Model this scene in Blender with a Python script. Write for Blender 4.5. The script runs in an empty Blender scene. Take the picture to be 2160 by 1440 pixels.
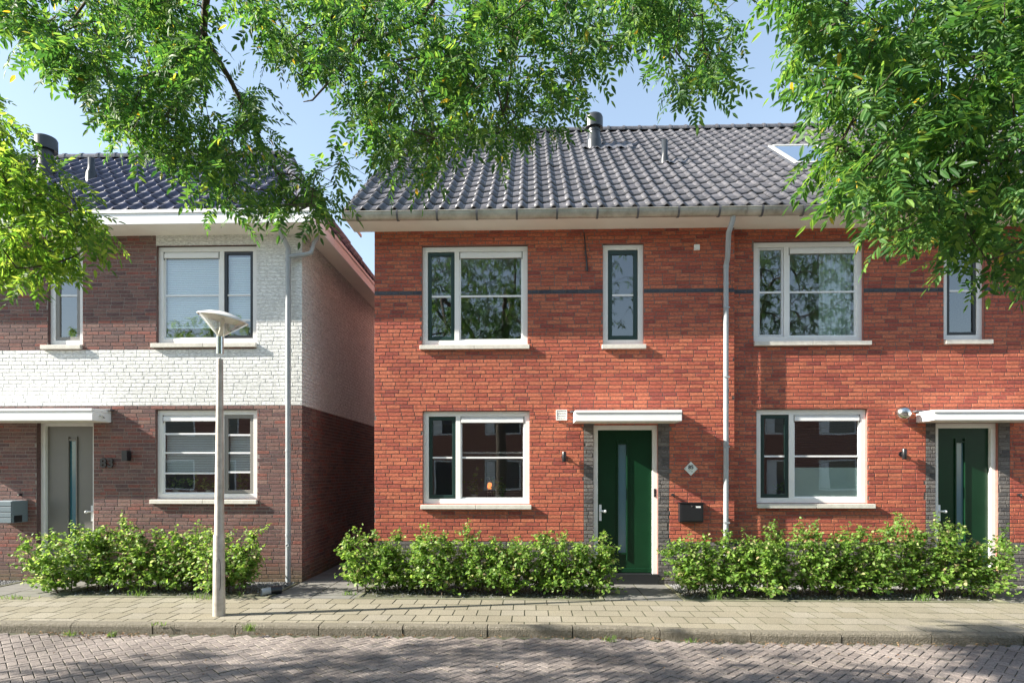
import bpy, math, random
import numpy as np
from mathutils import Vector, Matrix
rng = np.random.default_rng(7); random.seed(7)
S = bpy.context.scene; COL = S.collection
R = math.radians
# ------------------------------------------------------------------ camera, light, exposure
F = 1240.0; TH = R(1.7); D = 9.5; H = 1.80; HY = 995.0
cam = bpy.data.objects.new('camera', bpy.data.cameras.new('camera')); COL.objects.link(cam); S.camera = cam
cam.location = (0, -D, H); cam.rotation_euler = (R(90), 0, TH)
cam.data.sensor_width = 36; cam.data.lens = F / 2160 * 36; cam.data.shift_y = (HY - 720) / 2160
cam.data.clip_start = 0.05; cam.data.clip_end = 2000
SUN = Vector((5.8, 1.15, -3.45)).normalized()
w = bpy.data.worlds.new('World'); S.world = w; w.use_nodes = True
nt = w.node_tree; bg = nt.nodes['Background']; sk = nt.nodes.new('ShaderNodeTexSky'); sk.sky_type = 'NISHITA'
sk.sun_disc = False; sk.sun_elevation = math.asin(-SUN.z); sk.sun_rotation = math.atan2(-SUN.x, -SUN.y)
sk.air_density = 1.1; sk.dust_density = .4; sk.ozone_density = 1.0
gm = nt.nodes.new('ShaderNodeGamma'); gm.inputs[1].default_value = .7   # evens out the bright haze round the sun
nt.links.new(sk.outputs[0], gm.inputs[0]); nt.links.new(gm.outputs[0], bg.inputs[0]); bg.inputs[1].default_value = 0.145
sl = bpy.data.lights.new('sun', 'SUN'); sl.energy = 5.0; sl.angle = R(0.5); sl.color = (1, .93, .82)
so = bpy.data.objects.new('sun', sl); COL.objects.link(so); so.rotation_euler = SUN.to_track_quat('-Z', 'Y').to_euler()
S.view_settings.view_transform = 'Standard'; S.view_settings.look = 'None'
S.view_settings.exposure = 1.62; S.view_settings.gamma = 1; S.view_settings.use_curve_mapping = False
S.render.resolution_x = 1024; S.render.resolution_y = 682
S.cycles.max_bounces = 7; S.cycles.transparent_max_bounces = 12

def at(px, py, Y):
    "world point on the plane y=Y seen at a photograph pixel (2160 wide)"
    u = (px - 1080) / F; v = (HY - py) / F
    t = (Y + D) / (math.cos(TH) + u * math.sin(TH))
    return Vector((t * (-math.sin(TH) + u * math.cos(TH)), Y, H + t * v))
def rect(px0, px1, py0, py1, Y):
    m = (px0 + px1) / 2
    return at(px0, py0, Y).x, at(px1, py0, Y).x, at(m, py1, Y).z, at(m, py0, Y).z
# ------------------------------------------------------------------ materials
def mat(name, col, rough=.6, metal=0, spec=.5, var=0, vscale=8, bump=0, bscale=60, bdist=.004, vcol=None, coat=0):
    m = bpy.data.materials.new(name); m.use_nodes = True; n = m.node_tree.nodes; l = m.node_tree.links
    p = n['Principled BSDF']; p.inputs['Base Color'].default_value = (*col, 1); p.inputs['Roughness'].default_value = rough
    p.inputs['Metallic'].default_value = metal; p.inputs['Specular IOR Level'].default_value = spec
    p.inputs['Coat Weight'].default_value = coat
    tc = n.new('ShaderNodeTexCoord')
    if var:
        nz = n.new('ShaderNodeTexNoise'); nz.inputs['Scale'].default_value = vscale; nz.inputs['Detail'].default_value = 8
        nz.inputs['Roughness'].default_value = .65
        l.new(tc.outputs['Object'], nz.inputs['Vector'])
        rp = n.new('ShaderNodeMapRange'); rp.inputs['From Min'].default_value = .3; rp.inputs['From Max'].default_value = .7
        l.new(nz.outputs['Fac'], rp.inputs['Value'])
        mx = n.new('ShaderNodeMix'); mx.data_type = 'RGBA'; l.new(rp.outputs['Result'], mx.inputs['Factor'])
        v2 = vcol or tuple(c * (1 - var) for c in col)
        mx.inputs['A'].default_value = (*v2, 1); mx.inputs['B'].default_value = (*[min(1, c * (1 + var * .4)) for c in col], 1)
        l.new(mx.outputs['Result'], p.inputs['Base Color'])
    if bump:
        nb = n.new('ShaderNodeTexNoise'); nb.inputs['Scale'].default_value = bscale; nb.inputs['Detail'].default_value = 5
        l.new(tc.outputs['Object'], nb.inputs['Vector'])
        b = n.new('ShaderNodeBump'); b.inputs['Strength'].default_value = bump; b.inputs['Distance'].default_value = bdist
        l.new(nb.outputs['Fac'], b.inputs['Height']); l.new(b.outputs['Normal'], p.inputs['Normal'])
    return m
def island_mat(name, cols, rough=.85, bump=.6, bdist=.006, stretch=(14, 14, 45), big=None, spec=.3, stain=None):
    "colour picked per loose piece (brick, tile, stone, leaf) from a ramp, with creased relief"
    m = bpy.data.materials.new(name); m.use_nodes = True; n = m.node_tree.nodes; l = m.node_tree.links
    p = n['Principled BSDF']; p.inputs['Roughness'].default_value = rough; p.inputs['Specular IOR Level'].default_value = spec
    g = n.new('ShaderNodeNewGeometry'); rp = n.new('ShaderNodeValToRGB'); rp.color_ramp.interpolation = 'LINEAR'
    e = rp.color_ramp.elements; k = len(cols)
    while len(e) < k: e.new(.5)
    for i, c in enumerate(cols): e[i].position = i / max(1, k - 1); e[i].color = (*c, 1)
    l.new(g.outputs['Random Per Island'], rp.inputs['Fac'])
    tc = n.new('ShaderNodeTexCoord'); mp = n.new('ShaderNodeMapping'); mp.inputs['Scale'].default_value = stretch
    l.new(tc.outputs['Object'], mp.inputs['Vector'])
    nz = n.new('ShaderNodeTexNoise'); nz.inputs['Scale'].default_value = 1; nz.inputs['Detail'].default_value = 6; nz.inputs['Roughness'].default_value = .7
    nz.inputs['Distortion'].default_value = .4
    l.new(mp.outputs['Vector'], nz.inputs['Vector'])
    mr = n.new('ShaderNodeMapRange'); mr.inputs['From Min'].default_value = .35; mr.inputs['From Max'].default_value = .6
    mr.inputs['To Min'].default_value = .52; mr.inputs['To Max'].default_value = 1.12; l.new(nz.outputs['Fac'], mr.inputs['Value'])
    hv = n.new('ShaderNodeHueSaturation'); l.new(rp.outputs['Color'], hv.inputs['Color']); l.new(mr.outputs['Result'], hv.inputs['Value'])
    out = hv.outputs['Color']
    if big:
        nb = n.new('ShaderNodeTexNoise'); nb.inputs['Scale'].default_value = big[0]; nb.inputs['Detail'].default_value = 4
        l.new(tc.outputs['Object'], nb.inputs['Vector'])
        m2 = n.new('ShaderNodeMapRange'); m2.inputs['From Min'].default_value = .35; m2.inputs['From Max'].default_value = .65
        m2.inputs['To Min'].default_value = 1 - big[1]; m2.inputs['To Max'].default_value = 1 + big[1]; l.new(nb.outputs['Fac'], m2.inputs['Value'])
        h2 = n.new('ShaderNodeHueSaturation'); l.new(out, h2.inputs['Color']); l.new(m2.outputs['Result'], h2.inputs['Value']); out = h2.outputs['Color']
    if stain:   # moss / dirt near the foot of the wall
        sp = n.new('ShaderNodeSeparateXYZ'); l.new(tc.outputs['Object'], sp.inputs[0])
        ms = n.new('ShaderNodeMapRange'); ms.inputs['From Min'].default_value = stain[1]; ms.inputs['From Max'].default_value = 0
        l.new(sp.outputs['Z'], ms.inputs['Value'])
        n3 = n.new('ShaderNodeTexNoise'); n3.inputs['Scale'].default_value = 5; l.new(tc.outputs['Object'], n3.inputs['Vector'])
        mu = n.new('ShaderNodeMath'); mu.operation = 'MULTIPLY'; l.new(ms.outputs['Result'], mu.inputs[0]); l.new(n3.outputs['Fac'], mu.inputs[1])
        mx = n.new('ShaderNodeMix'); mx.data_type = 'RGBA'; l.new(mu.outputs[0], mx.inputs['Factor']); l.new(out, mx.inputs['A'])
        mx.inputs['B'].default_value = (*stain[0], 1); out = mx.outputs['Result']
    l.new(out, p.inputs['Base Color'])
    b = n.new('ShaderNodeBump'); b.inputs['Strength'].default_value = bump; b.inputs['Distance'].default_value = bdist
    l.new(nz.outputs['Fac'], b.inputs['Height']); l.new(b.outputs['Normal'], p.inputs['Normal'])
    return m
def leaf_mat(name, cols, trans=.38, rough=.55):
    m = bpy.data.materials.new(name); m.use_nodes = True; n = m.node_tree.nodes; l = m.node_tree.links
    p = n['Principled BSDF']; p.inputs['Roughness'].default_value = rough
    g = n.new('ShaderNodeNewGeometry'); rp = n.new('ShaderNodeValToRGB'); e = rp.color_ramp.elements
    while len(e) < len(cols): e.new(.5)
    for i, (q, c) in enumerate(cols): e[i].position = q; e[i].color = (*c, 1)
    l.new(g.outputs['Random Per Island'], rp.inputs['Fac'])
    l.new(rp.outputs['Color'], p.inputs['Base Color'])
    tr = n.new('ShaderNodeBsdfTranslucent'); hs = n.new('ShaderNodeHueSaturation'); hs.inputs['Hue'].default_value = .485
    hs.inputs['Value'].default_value = 1.8; hs.inputs['Saturation'].default_value = 1.05
    l.new(rp.outputs['Color'], hs.inputs['Color']); l.new(hs.outputs['Color'], tr.inputs['Color'])
    ms = n.new('ShaderNodeMixShader'); ms.inputs[0].default_value = trans
    l.new(p.outputs[0], ms.inputs[1]); l.new(tr.outputs[0], ms.inputs[2]); l.new(ms.outputs[0], n['Material Output'].inputs['Surface'])
    return m
def glass_mat(name, tint=(.75, .8, .8), k=2.4, ior=1.5, wave=.0):
    m = bpy.data.materials.new(name); m.use_nodes = True; n = m.node_tree.nodes; l = m.node_tree.links
    n.remove(n['Principled BSDF'])
    t = n.new('ShaderNodeBsdfTransparent'); t.inputs[0].default_value = (*tint, 1)
    g = n.new('ShaderNodeBsdfGlossy'); g.inputs['Roughness'].default_value = 0.0; g.inputs['Color'].default_value = (.95, .98, 1, 1)
    f = n.new('ShaderNodeFresnel'); f.inputs['IOR'].default_value = ior
    mu = n.new('ShaderNodeMath'); mu.operation = 'MULTIPLY'; mu.use_clamp = True; mu.inputs[1].default_value = k; l.new(f.outputs[0], mu.inputs[0])
    if wave:
        tc = n.new('ShaderNodeTexCoord'); nz = n.new('ShaderNodeTexNoise'); nz.inputs['Scale'].default_value = 2.2; nz.inputs['Detail'].default_value = 1
        l.new(tc.outputs['Object'], nz.inputs['Vector']); b = n.new('ShaderNodeBump'); b.inputs['Strength'].default_value = wave; b.inputs['Distance'].default_value = .01
        l.new(nz.outputs['Fac'], b.inputs['Height']); l.new(b.outputs['Normal'], g.inputs['Normal'])
    ge = n.new('ShaderNodeNewGeometry'); iv = n.new('ShaderNodeMath'); iv.operation = 'SUBTRACT'; iv.inputs[0].default_value = 1; l.new(ge.outputs['Backfacing'], iv.inputs[1])
    m3 = n.new('ShaderNodeMath'); m3.operation = 'MULTIPLY'; l.new(mu.outputs[0], m3.inputs[0]); l.new(iv.outputs[0], m3.inputs[1])
    ms = n.new('ShaderNodeMixShader'); l.new(m3.outputs[0], ms.inputs[0]); l.new(t.outputs[0], ms.inputs[1]); l.new(g.outputs[0], ms.inputs[2])
    l.new(ms.outputs[0], n['Material Output'].inputs['Surface'])
    return m
M = {}
M['red'] = island_mat('red_brick', [(.31, .078, .062), (.46, .118, .076), (.52, .145, .086), (.55, .168, .096), (.58, .185, .105), (.49, .13, .080), (.38, .095, .068)], big=(1.3, .10), stretch=(24, 24, 50), bump=.35, bdist=.004)
M['red_plain'] = mat('plain_red_brick', (.38, .16, .13), .9, var=.3, vscale=20)
M['brown'] = island_mat('brown_brick', [(.14, .085, .085), (.20, .108, .098), (.235, .135, .115), (.27, .10, .08), (.215, .125, .11), (.165, .095, .09), (.27, .165, .14)], big=(1.1, .12), stretch=(24, 24, 50), bump=.35, bdist=.004, stain=((.10, .11, .05), .35))
M['white_brick'] = island_mat('white_painted_brick', [(.78, .79, .77), (.84, .85, .83), (.81, .82, .80)], big=(1.5, .03), stretch=(16, 16, 60), bump=.7, rough=.6)
M['dark_brick'] = island_mat('dark_brick', [(.09, .085, .088), (.16, .15, .145), (.22, .20, .185), (.13, .12, .12)], stretch=(20, 20, 70), bump=1, bdist=.01)
M['band_brick'] = island_mat('band_brick', [(.06, .065, .085), (.09, .095, .115), (.075, .08, .10)], stretch=(20, 20, 70), bump=.8)
M['mortar'] = mat('mortar', (.20, .155, .135), .95, var=.25, vscale=30, bump=.4, bscale=150)
M['mortar_pale'] = mat('mortar_pale', (.31, .27, .245), .95, var=.25, vscale=30, bump=.4, bscale=150)
M['mortar_dark'] = mat('mortar_dark', (.13, .115, .105), .95, var=.25, vscale=30)
M['mortar_white'] = mat('mortar_white', (.66, .66, .64), .8, bump=.4, bscale=150)
M['white'] = mat('white_paint', (.86, .87, .87), .35, var=.05, vscale=3)
M['cream'] = mat('cream_frame', (.86, .86, .83), .35, var=.06, vscale=4)
M['soffit'] = mat('soffit', (.86, .83, .76), .5, var=.06, vscale=3)
M['sill'] = mat('concrete_sill', (.68, .65, .58), .8, var=.18, vscale=12, bump=.2)
M['green'] = mat('dark_green_paint', (.006, .038, .016), .3, spec=.25, var=.2, vscale=2.0)
M['green_sash'] = mat('green_sash', (.015, .04, .035), .3)
M['grey_door'] = mat('grey_door_paint', (.17, .165, .15), .35, var=.06, vscale=3)
M['grey_sash'] = mat('grey_sash', (.25, .24, .22), .4)
M['grey_light'] = mat('grey_light_metal', (.42, .42, .40), .4)
M['black_sash'] = mat('black_sash', (.02, .022, .025), .35)
M['white_sash'] = mat('white_sash', (.70, .71, .72), .35)
M['zinc'] = mat('zinc', (.50, .48, .42), .45, metal=.45, var=.35, vscale=5, vcol=(.30, .28, .23))
M['pipe'] = mat('downpipe_grey', (.36, .39, .41), .4, var=.15, vscale=6)
M['pipe_dark'] = mat('downpipe_dark', (.20, .23, .27), .35, var=.15, vscale=6)
M['tile_grey'] = island_mat('grey_roof_tile', [(.105, .102, .11), (.135, .13, .138), (.12, .115, .125)], rough=.27, bump=.15, stretch=(9, 9, 9), big=(1.2, .12), spec=.6)
M['tile_blue'] = island_mat('blue_black_roof_tile', [(.07, .072, .115), (.09, .092, .14)], rough=.38, bump=.1, stretch=(9, 9, 9), big=(1.2, .10), spec=.45)
M['vent'] = mat('vent_plastic', (.035, .04, .045), .35)
M['lead'] = mat('lead_flashing', (.12, .12, .13), .5, var=.4, vscale=12, bump=.6, bscale=25)
M['black'] = mat('black_metal', (.012, .013, .016), .35, spec=.6)
M['bluegrey'] = mat('blue_grey_metal', (.17, .22, .25), .4)
M['steel'] = mat('brushed_steel', (.62, .62, .60), .22, metal=1, bump=.1, bscale=40)
M['galv'] = mat('galvanised_post', (.52, .48, .43), .5, metal=.2, var=.35, vscale=9, vcol=(.36, .32, .27))
M['plate'] = mat('sign_white', (.72, .76, .72), .3)
M['glass'] = glass_mat('window_glass', (.93, .95, .95), 4.5, wave=.06)
M['frost'] = mat('frosted_film', (.42, .55, .52), .25, spec=.5)
M['door_glass'] = mat('door_frosted_glass', (.10, .20, .25), .12, spec=.9)
M['door_glass_blue'] = mat('door_frosted_glass_blue', (.03, .16, .22), .12, spec=.9)
M['lamp_glass'] = glass_mat('lamp_bowl', (.84, .84, .80), 3.0)
M['lamp_glass'].node_tree.nodes.new('ShaderNodeBsdfDiffuse').inputs[0].default_value = (.8, .8, .76, 1)
_l = M['lamp_glass'].node_tree; _o = _l.nodes['Material Output']; _s = _o.inputs['Surface'].links[0].from_socket; _m = _l.nodes.new('ShaderNodeMixShader'); _m.inputs[0].default_value = .22
_l.links.new(_s, _m.inputs[1]); _l.links.new(_l.nodes['Diffuse BSDF'].outputs[0], _m.inputs[2]); _l.links.new(_m.outputs[0], _o.inputs['Surface'])
M['lamp_white'] = mat('lamp_white', (.80, .77, .70), .5, var=.1, vscale=6)
M['blind'] = mat('blind_slat', (.74, .82, .82), .6)
M['blind_dark'] = mat('blind_slat_dark', (.055, .06, .06), .5)
M['blind_grey'] = mat('blind_slat_grey', (.35, .34, .32), .5)
M['curtain'] = mat('curtain_fabric', (.50, .62, .54), .9, var=.2, vscale=20)
M['inner'] = mat('inner_wall', (.42, .40, .37), .9)
M['inner_floor'] = mat('inner_floor', (.16, .10, .07), .6)
M['slab'] = mat('path_slab', (.17, .165, .15), .85, var=.25, vscale=5, bump=.3, bscale=90)
M['edging'] = mat('edging_concrete', (.17, .17, .11), .9, var=.4, vscale=9, bump=.4)
M['soil'] = mat('dark_soil', (.035, .03, .026), .95, var=.5, vscale=30, bump=1, bscale=60, bdist=.02)
M['gravel'] = island_mat('gravel_stone', [(.10, .10, .105), (.22, .22, .22), (.33, .33, .33), (.16, .155, .15)], bump=.2)
M['kerbm'] = mat('kerb_concrete', (.19, .17, .135), .95, var=.45, vscale=26, vcol=(.11, .10, .07), bump=1.0, bscale=70, bdist=.02)
M['paver'] = island_mat('road_paver', [(.185, .158, .145), (.24, .205, .186), (.215, .187, .172), (.26, .225, .203), (.195, .168, .156)], bump=.5, bdist=.004, stretch=(60, 60, 60), big=(.9, .24), rough=.9)
M['walk_tile'] = island_mat('pavement_tile', [(.235, .212, .155), (.268, .243, .185), (.25, .228, .17), (.288, .264, .212)], bump=.3, bdist=.003, stretch=(70, 70, 70), big=(1.0, .085), rough=.9)
M['joint'] = mat('joint_sand', (.075, .07, .05), .95, var=.5, vscale=14, vcol=(.05, .06, .025))
M['ground'] = mat('ground', (.09, .085, .075), .95, var=.3, vscale=.7)
M['bark'] = mat('bark', (.085, .07, .052), .9, var=.5, vscale=14, bump=1, bscale=18, bdist=.03)
M['twig'] = mat('twig_bark', (.075, .055, .04), .85, var=.4, vscale=20)
M['leaf'] = leaf_mat('ash_leaf', [(0, (.022, .085, .018)), (.4, (.045, .135, .024)), (.75, (.085, .20, .034)), (.988, (.20, .33, .055)), (1, (.55, .38, .04))], trans=.45)
M['leaf_sunlit'] = leaf_mat('sunlit_ash_leaf', [(0, (.04, .12, .018)), (.35, (.085, .195, .026)), (.7, (.16, .29, .038)), (1, (.32, .43, .07))], trans=.55)  # brighter copy of the ash leaf: sunlight on the left tree put into colour
M['hedge_leaf'] = leaf_mat('beech_leaf', [(0, (.07, .15, .028)), (.45, (.15, .28, .045)), (.85, (.25, .39, .08)), (.95, (.42, .48, .2)), (1, (.45, .33, .2))], trans=.45)
M['grass'] = leaf_mat('grass_blade', [(0, (.06, .14, .02)), (1, (.16, .26, .05))])
M['litter'] = island_mat('dry_leaf', [(.16, .08, .04), (.26, .16, .08), (.33, .22, .12)], bump=.2)
# ------------------------------------------------------------------ mesh helpers
ORG = {}
class MB:
    def __init__(s): s.v = []; s.n = 0; s.f = []; s.m = []; s.sm = []
    def add(s, verts, faces, m=0, smooth=False):
        verts = np.asarray(verts, float).reshape(-1, 3); faces = np.asarray(faces, int)
        s.v.append(verts); s.f.append(faces + s.n); s.n += len(verts)
        s.m.append(np.full(len(faces), m) if np.isscalar(m) else np.asarray(m)); s.sm.append(np.full(len(faces), smooth)); return s
    def box(s, x0, x1, y0, y1, z0, z1, m=0):
        v = [(x0, y0, z0), (x1, y0, z0), (x1, y1, z0), (x0, y1, z0), (x0, y0, z1), (x1, y0, z1), (x1, y1, z1), (x0, y1, z1)]
        return s.add(v, [(0, 3, 2, 1), (4, 5, 6, 7), (0, 1, 5, 4), (1, 2, 6, 5), (2, 3, 7, 6), (3, 0, 4, 7)], m)
    def cbox(s, c, sx, sy, sz, m=0, rz=0, ry=0):
        b = MB().box(-sx / 2, sx / 2, -sy / 2, sy / 2, -sz / 2, sz / 2); v = b.v[0]
        Rm = np.array((Matrix.Rotation(rz, 3, 'Z') @ Matrix.Rotation(ry, 3, 'Y')))
        return s.add(v @ Rm.T + np.array(c), b.f[0], m)
    def quad(s, a, b, c, d, m=0): return s.add([a, b, c, d], [(0, 1, 2, 3)], m)
    def prism(s, poly, y0, y1, m=0):       # polygon in (x,z), extruded along y, as quads/tri fan
        n = len(poly); v = [(x, y0, z) for x, z in poly] + [(x, y1, z) for x, z in poly]
        s.add(v, [(i, (i + 1) % n, n + (i + 1) % n, n + i) for i in range(n)], m)
        c = np.mean(np.array(poly), 0)
        for y in (y0, y1):
            s.add([(x, y, z) for x, z in poly] + [(c[0], y, c[1])], [(i, (i + 1) % n, n, n) for i in range(n)], m)
        return s
    def tube(s, pts, r, seg=12, m=0, cap=True, smooth=True):
        pts = [Vector(p) for p in pts]; n = len(pts); r = [r] * n if np.isscalar(r) else list(r); V = []
        pu = None
        for i, p in enumerate(pts):
            d = ((pts[min(i + 1, n - 1)] - p).normalized() + (p - pts[max(i - 1, 0)]).normalized())
            if d.length < 1e-6: d = pts[min(i + 1, n - 1)] - pts[max(i - 1, 0)]
            d.normalize()
            if pu is None: pu = d.orthogonal().normalized()
            u = (pu - d * pu.dot(d)); u = u.normalized() if u.length > 1e-5 else d.orthogonal().normalized(); pu = u; q = d.cross(u)
            for k in range(seg):
                a = 2 * math.pi * k / seg; V.append(p + (u * math.cos(a) + q * math.sin(a)) * r[i])
        Fc = [(i * seg + k, i * seg + (k + 1) % seg, (i + 1) * seg + (k + 1) % seg, (i + 1) * seg + k) for i in range(n - 1) for k in range(seg)]
        s.add(V, Fc, m, smooth)
        if cap:
            for i in (0, n - 1):
                ring = V[i * seg:(i + 1) * seg]; s.add(ring + [pts[i]], [(k, (k + 1) % seg, seg, seg) for k in range(seg)], m)
        return s
    def lathe(s, prof, c, seg=28, m=0, mtx=None, smooth=True):
        V = []
        for r, z in prof:
            for k in range(seg):
                a = 2 * math.pi * k / seg; p = Vector((r * math.cos(a), r * math.sin(a), z))
                if mtx: p = mtx @ p
                V.append(p + Vector(c))
        n = len(prof); Fc = [(i * seg + k, i * seg + (k + 1) % seg, (i + 1) * seg + (k + 1) % seg, (i + 1) * seg + k) for i in range(n - 1) for k in range(seg)]
        return s.add(V, Fc, m, smooth)
    def inst(s, tv, tf, Mx, T, m=0, smooth=False):
        tv = np.asarray(tv, float); tf = np.asarray(tf, int); n = len(T)
        v = np.einsum('nij,mj->nmi', Mx, tv) + T[:, None, :]
        f = tf[None] + (np.arange(n) * len(tv))[:, None, None]
        return s.add(v.reshape(-1, 3), f.reshape(-1, tf.shape[1]), m, smooth)
    def build(s, name, mats, parent=None, org=None, bevel=0):
        if not isinstance(mats, (list, tuple)): mats = [mats]
        if parent is not None: org = ORG[parent.name]
        if org is None: org = (0, 0, 0)
        v = np.concatenate(s.v) - np.array(org, float)
        me = bpy.data.meshes.new(name); me.vertices.add(len(v)); me.vertices.foreach_set('co', v.ravel())
        polys = []; mi = []; sm = []
        quads = np.concatenate([np.pad(f, ((0, 0), (0, 4 - f.shape[1])), mode='edge') if f.shape[1] < 4 else f for f in s.f])
        mi = np.concatenate(s.m); sm = np.concatenate(s.sm)
        tri = quads[:, 2] == quads[:, 3]
        tot = np.where(tri, 3, 4); start = np.concatenate([[0], np.cumsum(tot)[:-1]])
        keep = np.ones((len(quads), 4), bool); keep[tri, 3] = False
        loops = quads[keep]
        me.loops.add(len(loops)); me.loops.foreach_set('vertex_index', loops)
        me.polygons.add(len(quads)); me.polygons.foreach_set('loop_start', start); me.polygons.foreach_set('loop_total', tot)
        me.polygons.foreach_set('material_index', mi.astype(int)); me.polygons.foreach_set('use_smooth', sm)
        me.update(calc_edges=True); me.validate()
        for q in mats: me.materials.append(M[q] if isinstance(q, str) else q)
        o = bpy.data.objects.new(name, me); COL.objects.link(o)
        if parent is not None: o.parent = parent
        else: o.location = org
        ORG[o.name] = org
        if bevel:
            b = o.modifiers.new('bevel', 'BEVEL'); b.width = bevel; b.segments = 2; b.limit_method = 'ANGLE'
        return o
def tag(o, label, cat, group=None):
    o['label'] = label; o['category'] = cat
    if group: o['group'] = group
    return o
def thing(name, loc, label, cat, group=None):
    o = bpy.data.objects.new(name, None); COL.objects.link(o); o.location = loc; ORG[o.name] = tuple(loc); return tag(o, label, cat, group)
def struct(o): o['kind'] = 'structure'; return o
def text_part(s, size, loc, matn, parent, ext=.004, name='lettering', bold=0):
    cu = bpy.data.curves.new('t', 'FONT'); cu.body = s; cu.size = size; cu.extrude = ext; cu.align_x = 'CENTER'; cu.align_y = 'CENTER'; cu.offset = bold
    t = bpy.data.objects.new('t', cu); COL.objects.link(t); bpy.context.view_layer.update()
    me = bpy.data.meshes.new_from_object(t.evaluated_get(bpy.context.evaluated_depsgraph_get()))
    bpy.data.objects.remove(t); me.transform(Matrix.Rotation(R(90), 4, 'X'))
    me.transform(Matrix.Translation(Vector(loc) - Vector(ORG[parent.name])))
    me.materials.clear(); me.materials.append(M[matn]); o = bpy.data.objects.new(name, me); COL.objects.link(o); o.parent = parent; ORG[o.name] = ORG[parent.name]
    return o
# ------------------------------------------------------------------ brick walls laid brick by brick
CH = .0615
def brick_wall(mb, u0, u1, z0, z1, holes, zone, to3d, depth=.0055, core=0, z_ph=0, seed=1):
    """lays every brick; zone(u,z)->material slot; holes = [(u0,u1,z0,z1)]; to3d(u,out,z)->xyz arrays (out>0 = proud of wall)"""
    zc = sorted(set([z0, z1] + [h[2] for h in holes] + [h[3] for h in holes]))
    zc = [z for z in zc if z0 <= z <= z1]
    uc = sorted(set([u0, u1] + [h[0] for h in holes] + [h[1] for h in holes] + zone.ucuts)); uc = [u for u in uc if u0 <= u <= u1]
    zz = sorted(set(zc + [z for z in zone.zcuts if z0 < z < z1]))
    def hole(u, z): return any(h[0] < u < h[1] and h[2] < z < h[3] for h in holes)
    for i in range(len(uc) - 1):
        for j in range(len(zz) - 1):
            um = (uc[i] + uc[i + 1]) / 2; zm = (zz[j] + zz[j + 1]) / 2
            if hole(um, zm): continue
            P = to3d(np.array([uc[i], uc[i + 1], uc[i + 1], uc[i]]), np.full(4, -depth), np.array([zz[j], zz[j], zz[j + 1], zz[j + 1]]))
            mb.add(P, [(0, 1, 2, 3)], zone.mortar(um, zm))
    A = []
    rows = int((z1 - z_ph) / CH) + 2
    for r in range(-2, rows):
        a = z_ph + r * CH + .006; b = z_ph + (r + 1) * CH - .0065
        a = max(a, z0); b = min(b, z1)
        if b - a < .01: continue
        cuts = [a] + [z for z in zc if a + .006 < z < b - .006] + [b]
        rr = random.Random(seed * 1000 + r); x = u0 - .22 - .108 * (r % 2) + rr.uniform(-.02, .02) - (.054 if rr.random() < .18 else 0); xs = []
        while x < u1:
            L = (.216 if rr.random() < .975 else .108) + rr.uniform(-.003, .003)
            xs.append((x, x + L - .013)); x += L
        for k in range(len(cuts) - 1):
            za, zb = cuts[k], cuts[k + 1]; zm = (za + zb) / 2
            for i in range(len(uc) - 1):
                pass
            iv = []
            for i in range(len(uc) - 1):
                um = (uc[i] + uc[i + 1]) / 2
                q = -1 if hole(um, zm) else zone(um, zm)
                if q < 0: continue
                if iv and iv[-1][2] == q and abs(iv[-1][1] - uc[i]) < 1e-6: iv[-1][1] = uc[i + 1]
                else: iv.append([uc[i], uc[i + 1], q])
            for (p, q, m) in iv:
                for (xa, xb) in xs:
                    a1 = max(xa, p + (.004 if p > u0 else 0)); b1 = min(xb, q - (.004 if q < u1 else 0))
                    if b1 - a1 > .022: A.append((a1, b1, za, zb, m))
    A = np.array(A); n = len(A); ru = np.random.default_rng(seed)
    j = ru.normal(0, .0005, (n, 4)); base = ru.normal(0, .0005, n)
    rings = []
    wob = ru.normal(0, .0007, (n, 4))
    for out, ins in ((-depth - .0015, 0), (-.0014, 0), (0, .003)):
        U = np.stack([A[:, 0] + ins, A[:, 1] - ins, A[:, 1] - ins, A[:, 0] + ins], 1)
        Z = np.stack([A[:, 2] + ins, A[:, 2] + ins, A[:, 3] - ins, A[:, 3] - ins], 1)
        O = np.full((n, 4), out)
        if out > -depth: O = O + base[:, None] + j * .8; Z = Z + wob
        rings.append(to3d(U, O, Z))
    V = np.stack([np.moveaxis(np.array(r_), 0, -1) if not isinstance(r_, np.ndarray) or r_.shape[-1] != 3 else r_ for r_ in rings], 1)  # n,3,4,3
    tf = []
    for g in range(2):
        for k in range(4): tf.append((g * 4 + k, g * 4 + (k + 1) % 4, (g + 1) * 4 + (k + 1) % 4, (g + 1) * 4 + k))
    tf.append((8, 9, 10, 11)); tf = np.array(tf)
    f = tf[None] + (np.arange(n) * 12)[:, None, None]
    mb.add(V.reshape(-1, 3), f.reshape(-1, 4), np.repeat(A[:, 4].astype(int), len(tf)))
class Zone:
    def __init__(s, fn, ucuts, zcuts, mort): s.fn = fn; s.ucuts = ucuts; s.zcuts = zcuts; s.mort = mort
    def __call__(s, u, z): return s.fn(u, z)
    def mortar(s, u, z): return s.mort[s.fn(u, z)]
def front3d(Y): return lambda u, o, z: np.stack([u, Y - o, z], -1)
def sidex3d(X, sgn=1): return lambda u, o, z: np.stack([np.full_like(u, X) + sgn * o, u, z], -1)
def reveals(mb, holes, Y, dep, slot):
    for (a, b, c, d) in holes:
        y0, y1 = Y + .0105, Y + dep
        mb.quad((a, y0, c), (a, y1, c), (a, y1, d), (a, y0, d), slot); mb.quad((b, y0, c), (b, y0, d), (b, y1, d), (b, y1, c), slot)
        mb.quad((a, y0, d), (a, y1, d), (b, y1, d), (b, y0, d), slot); mb.quad((a, y0, c), (b, y0, c), (b, y1, c), (a, y1, c), slot)
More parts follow.
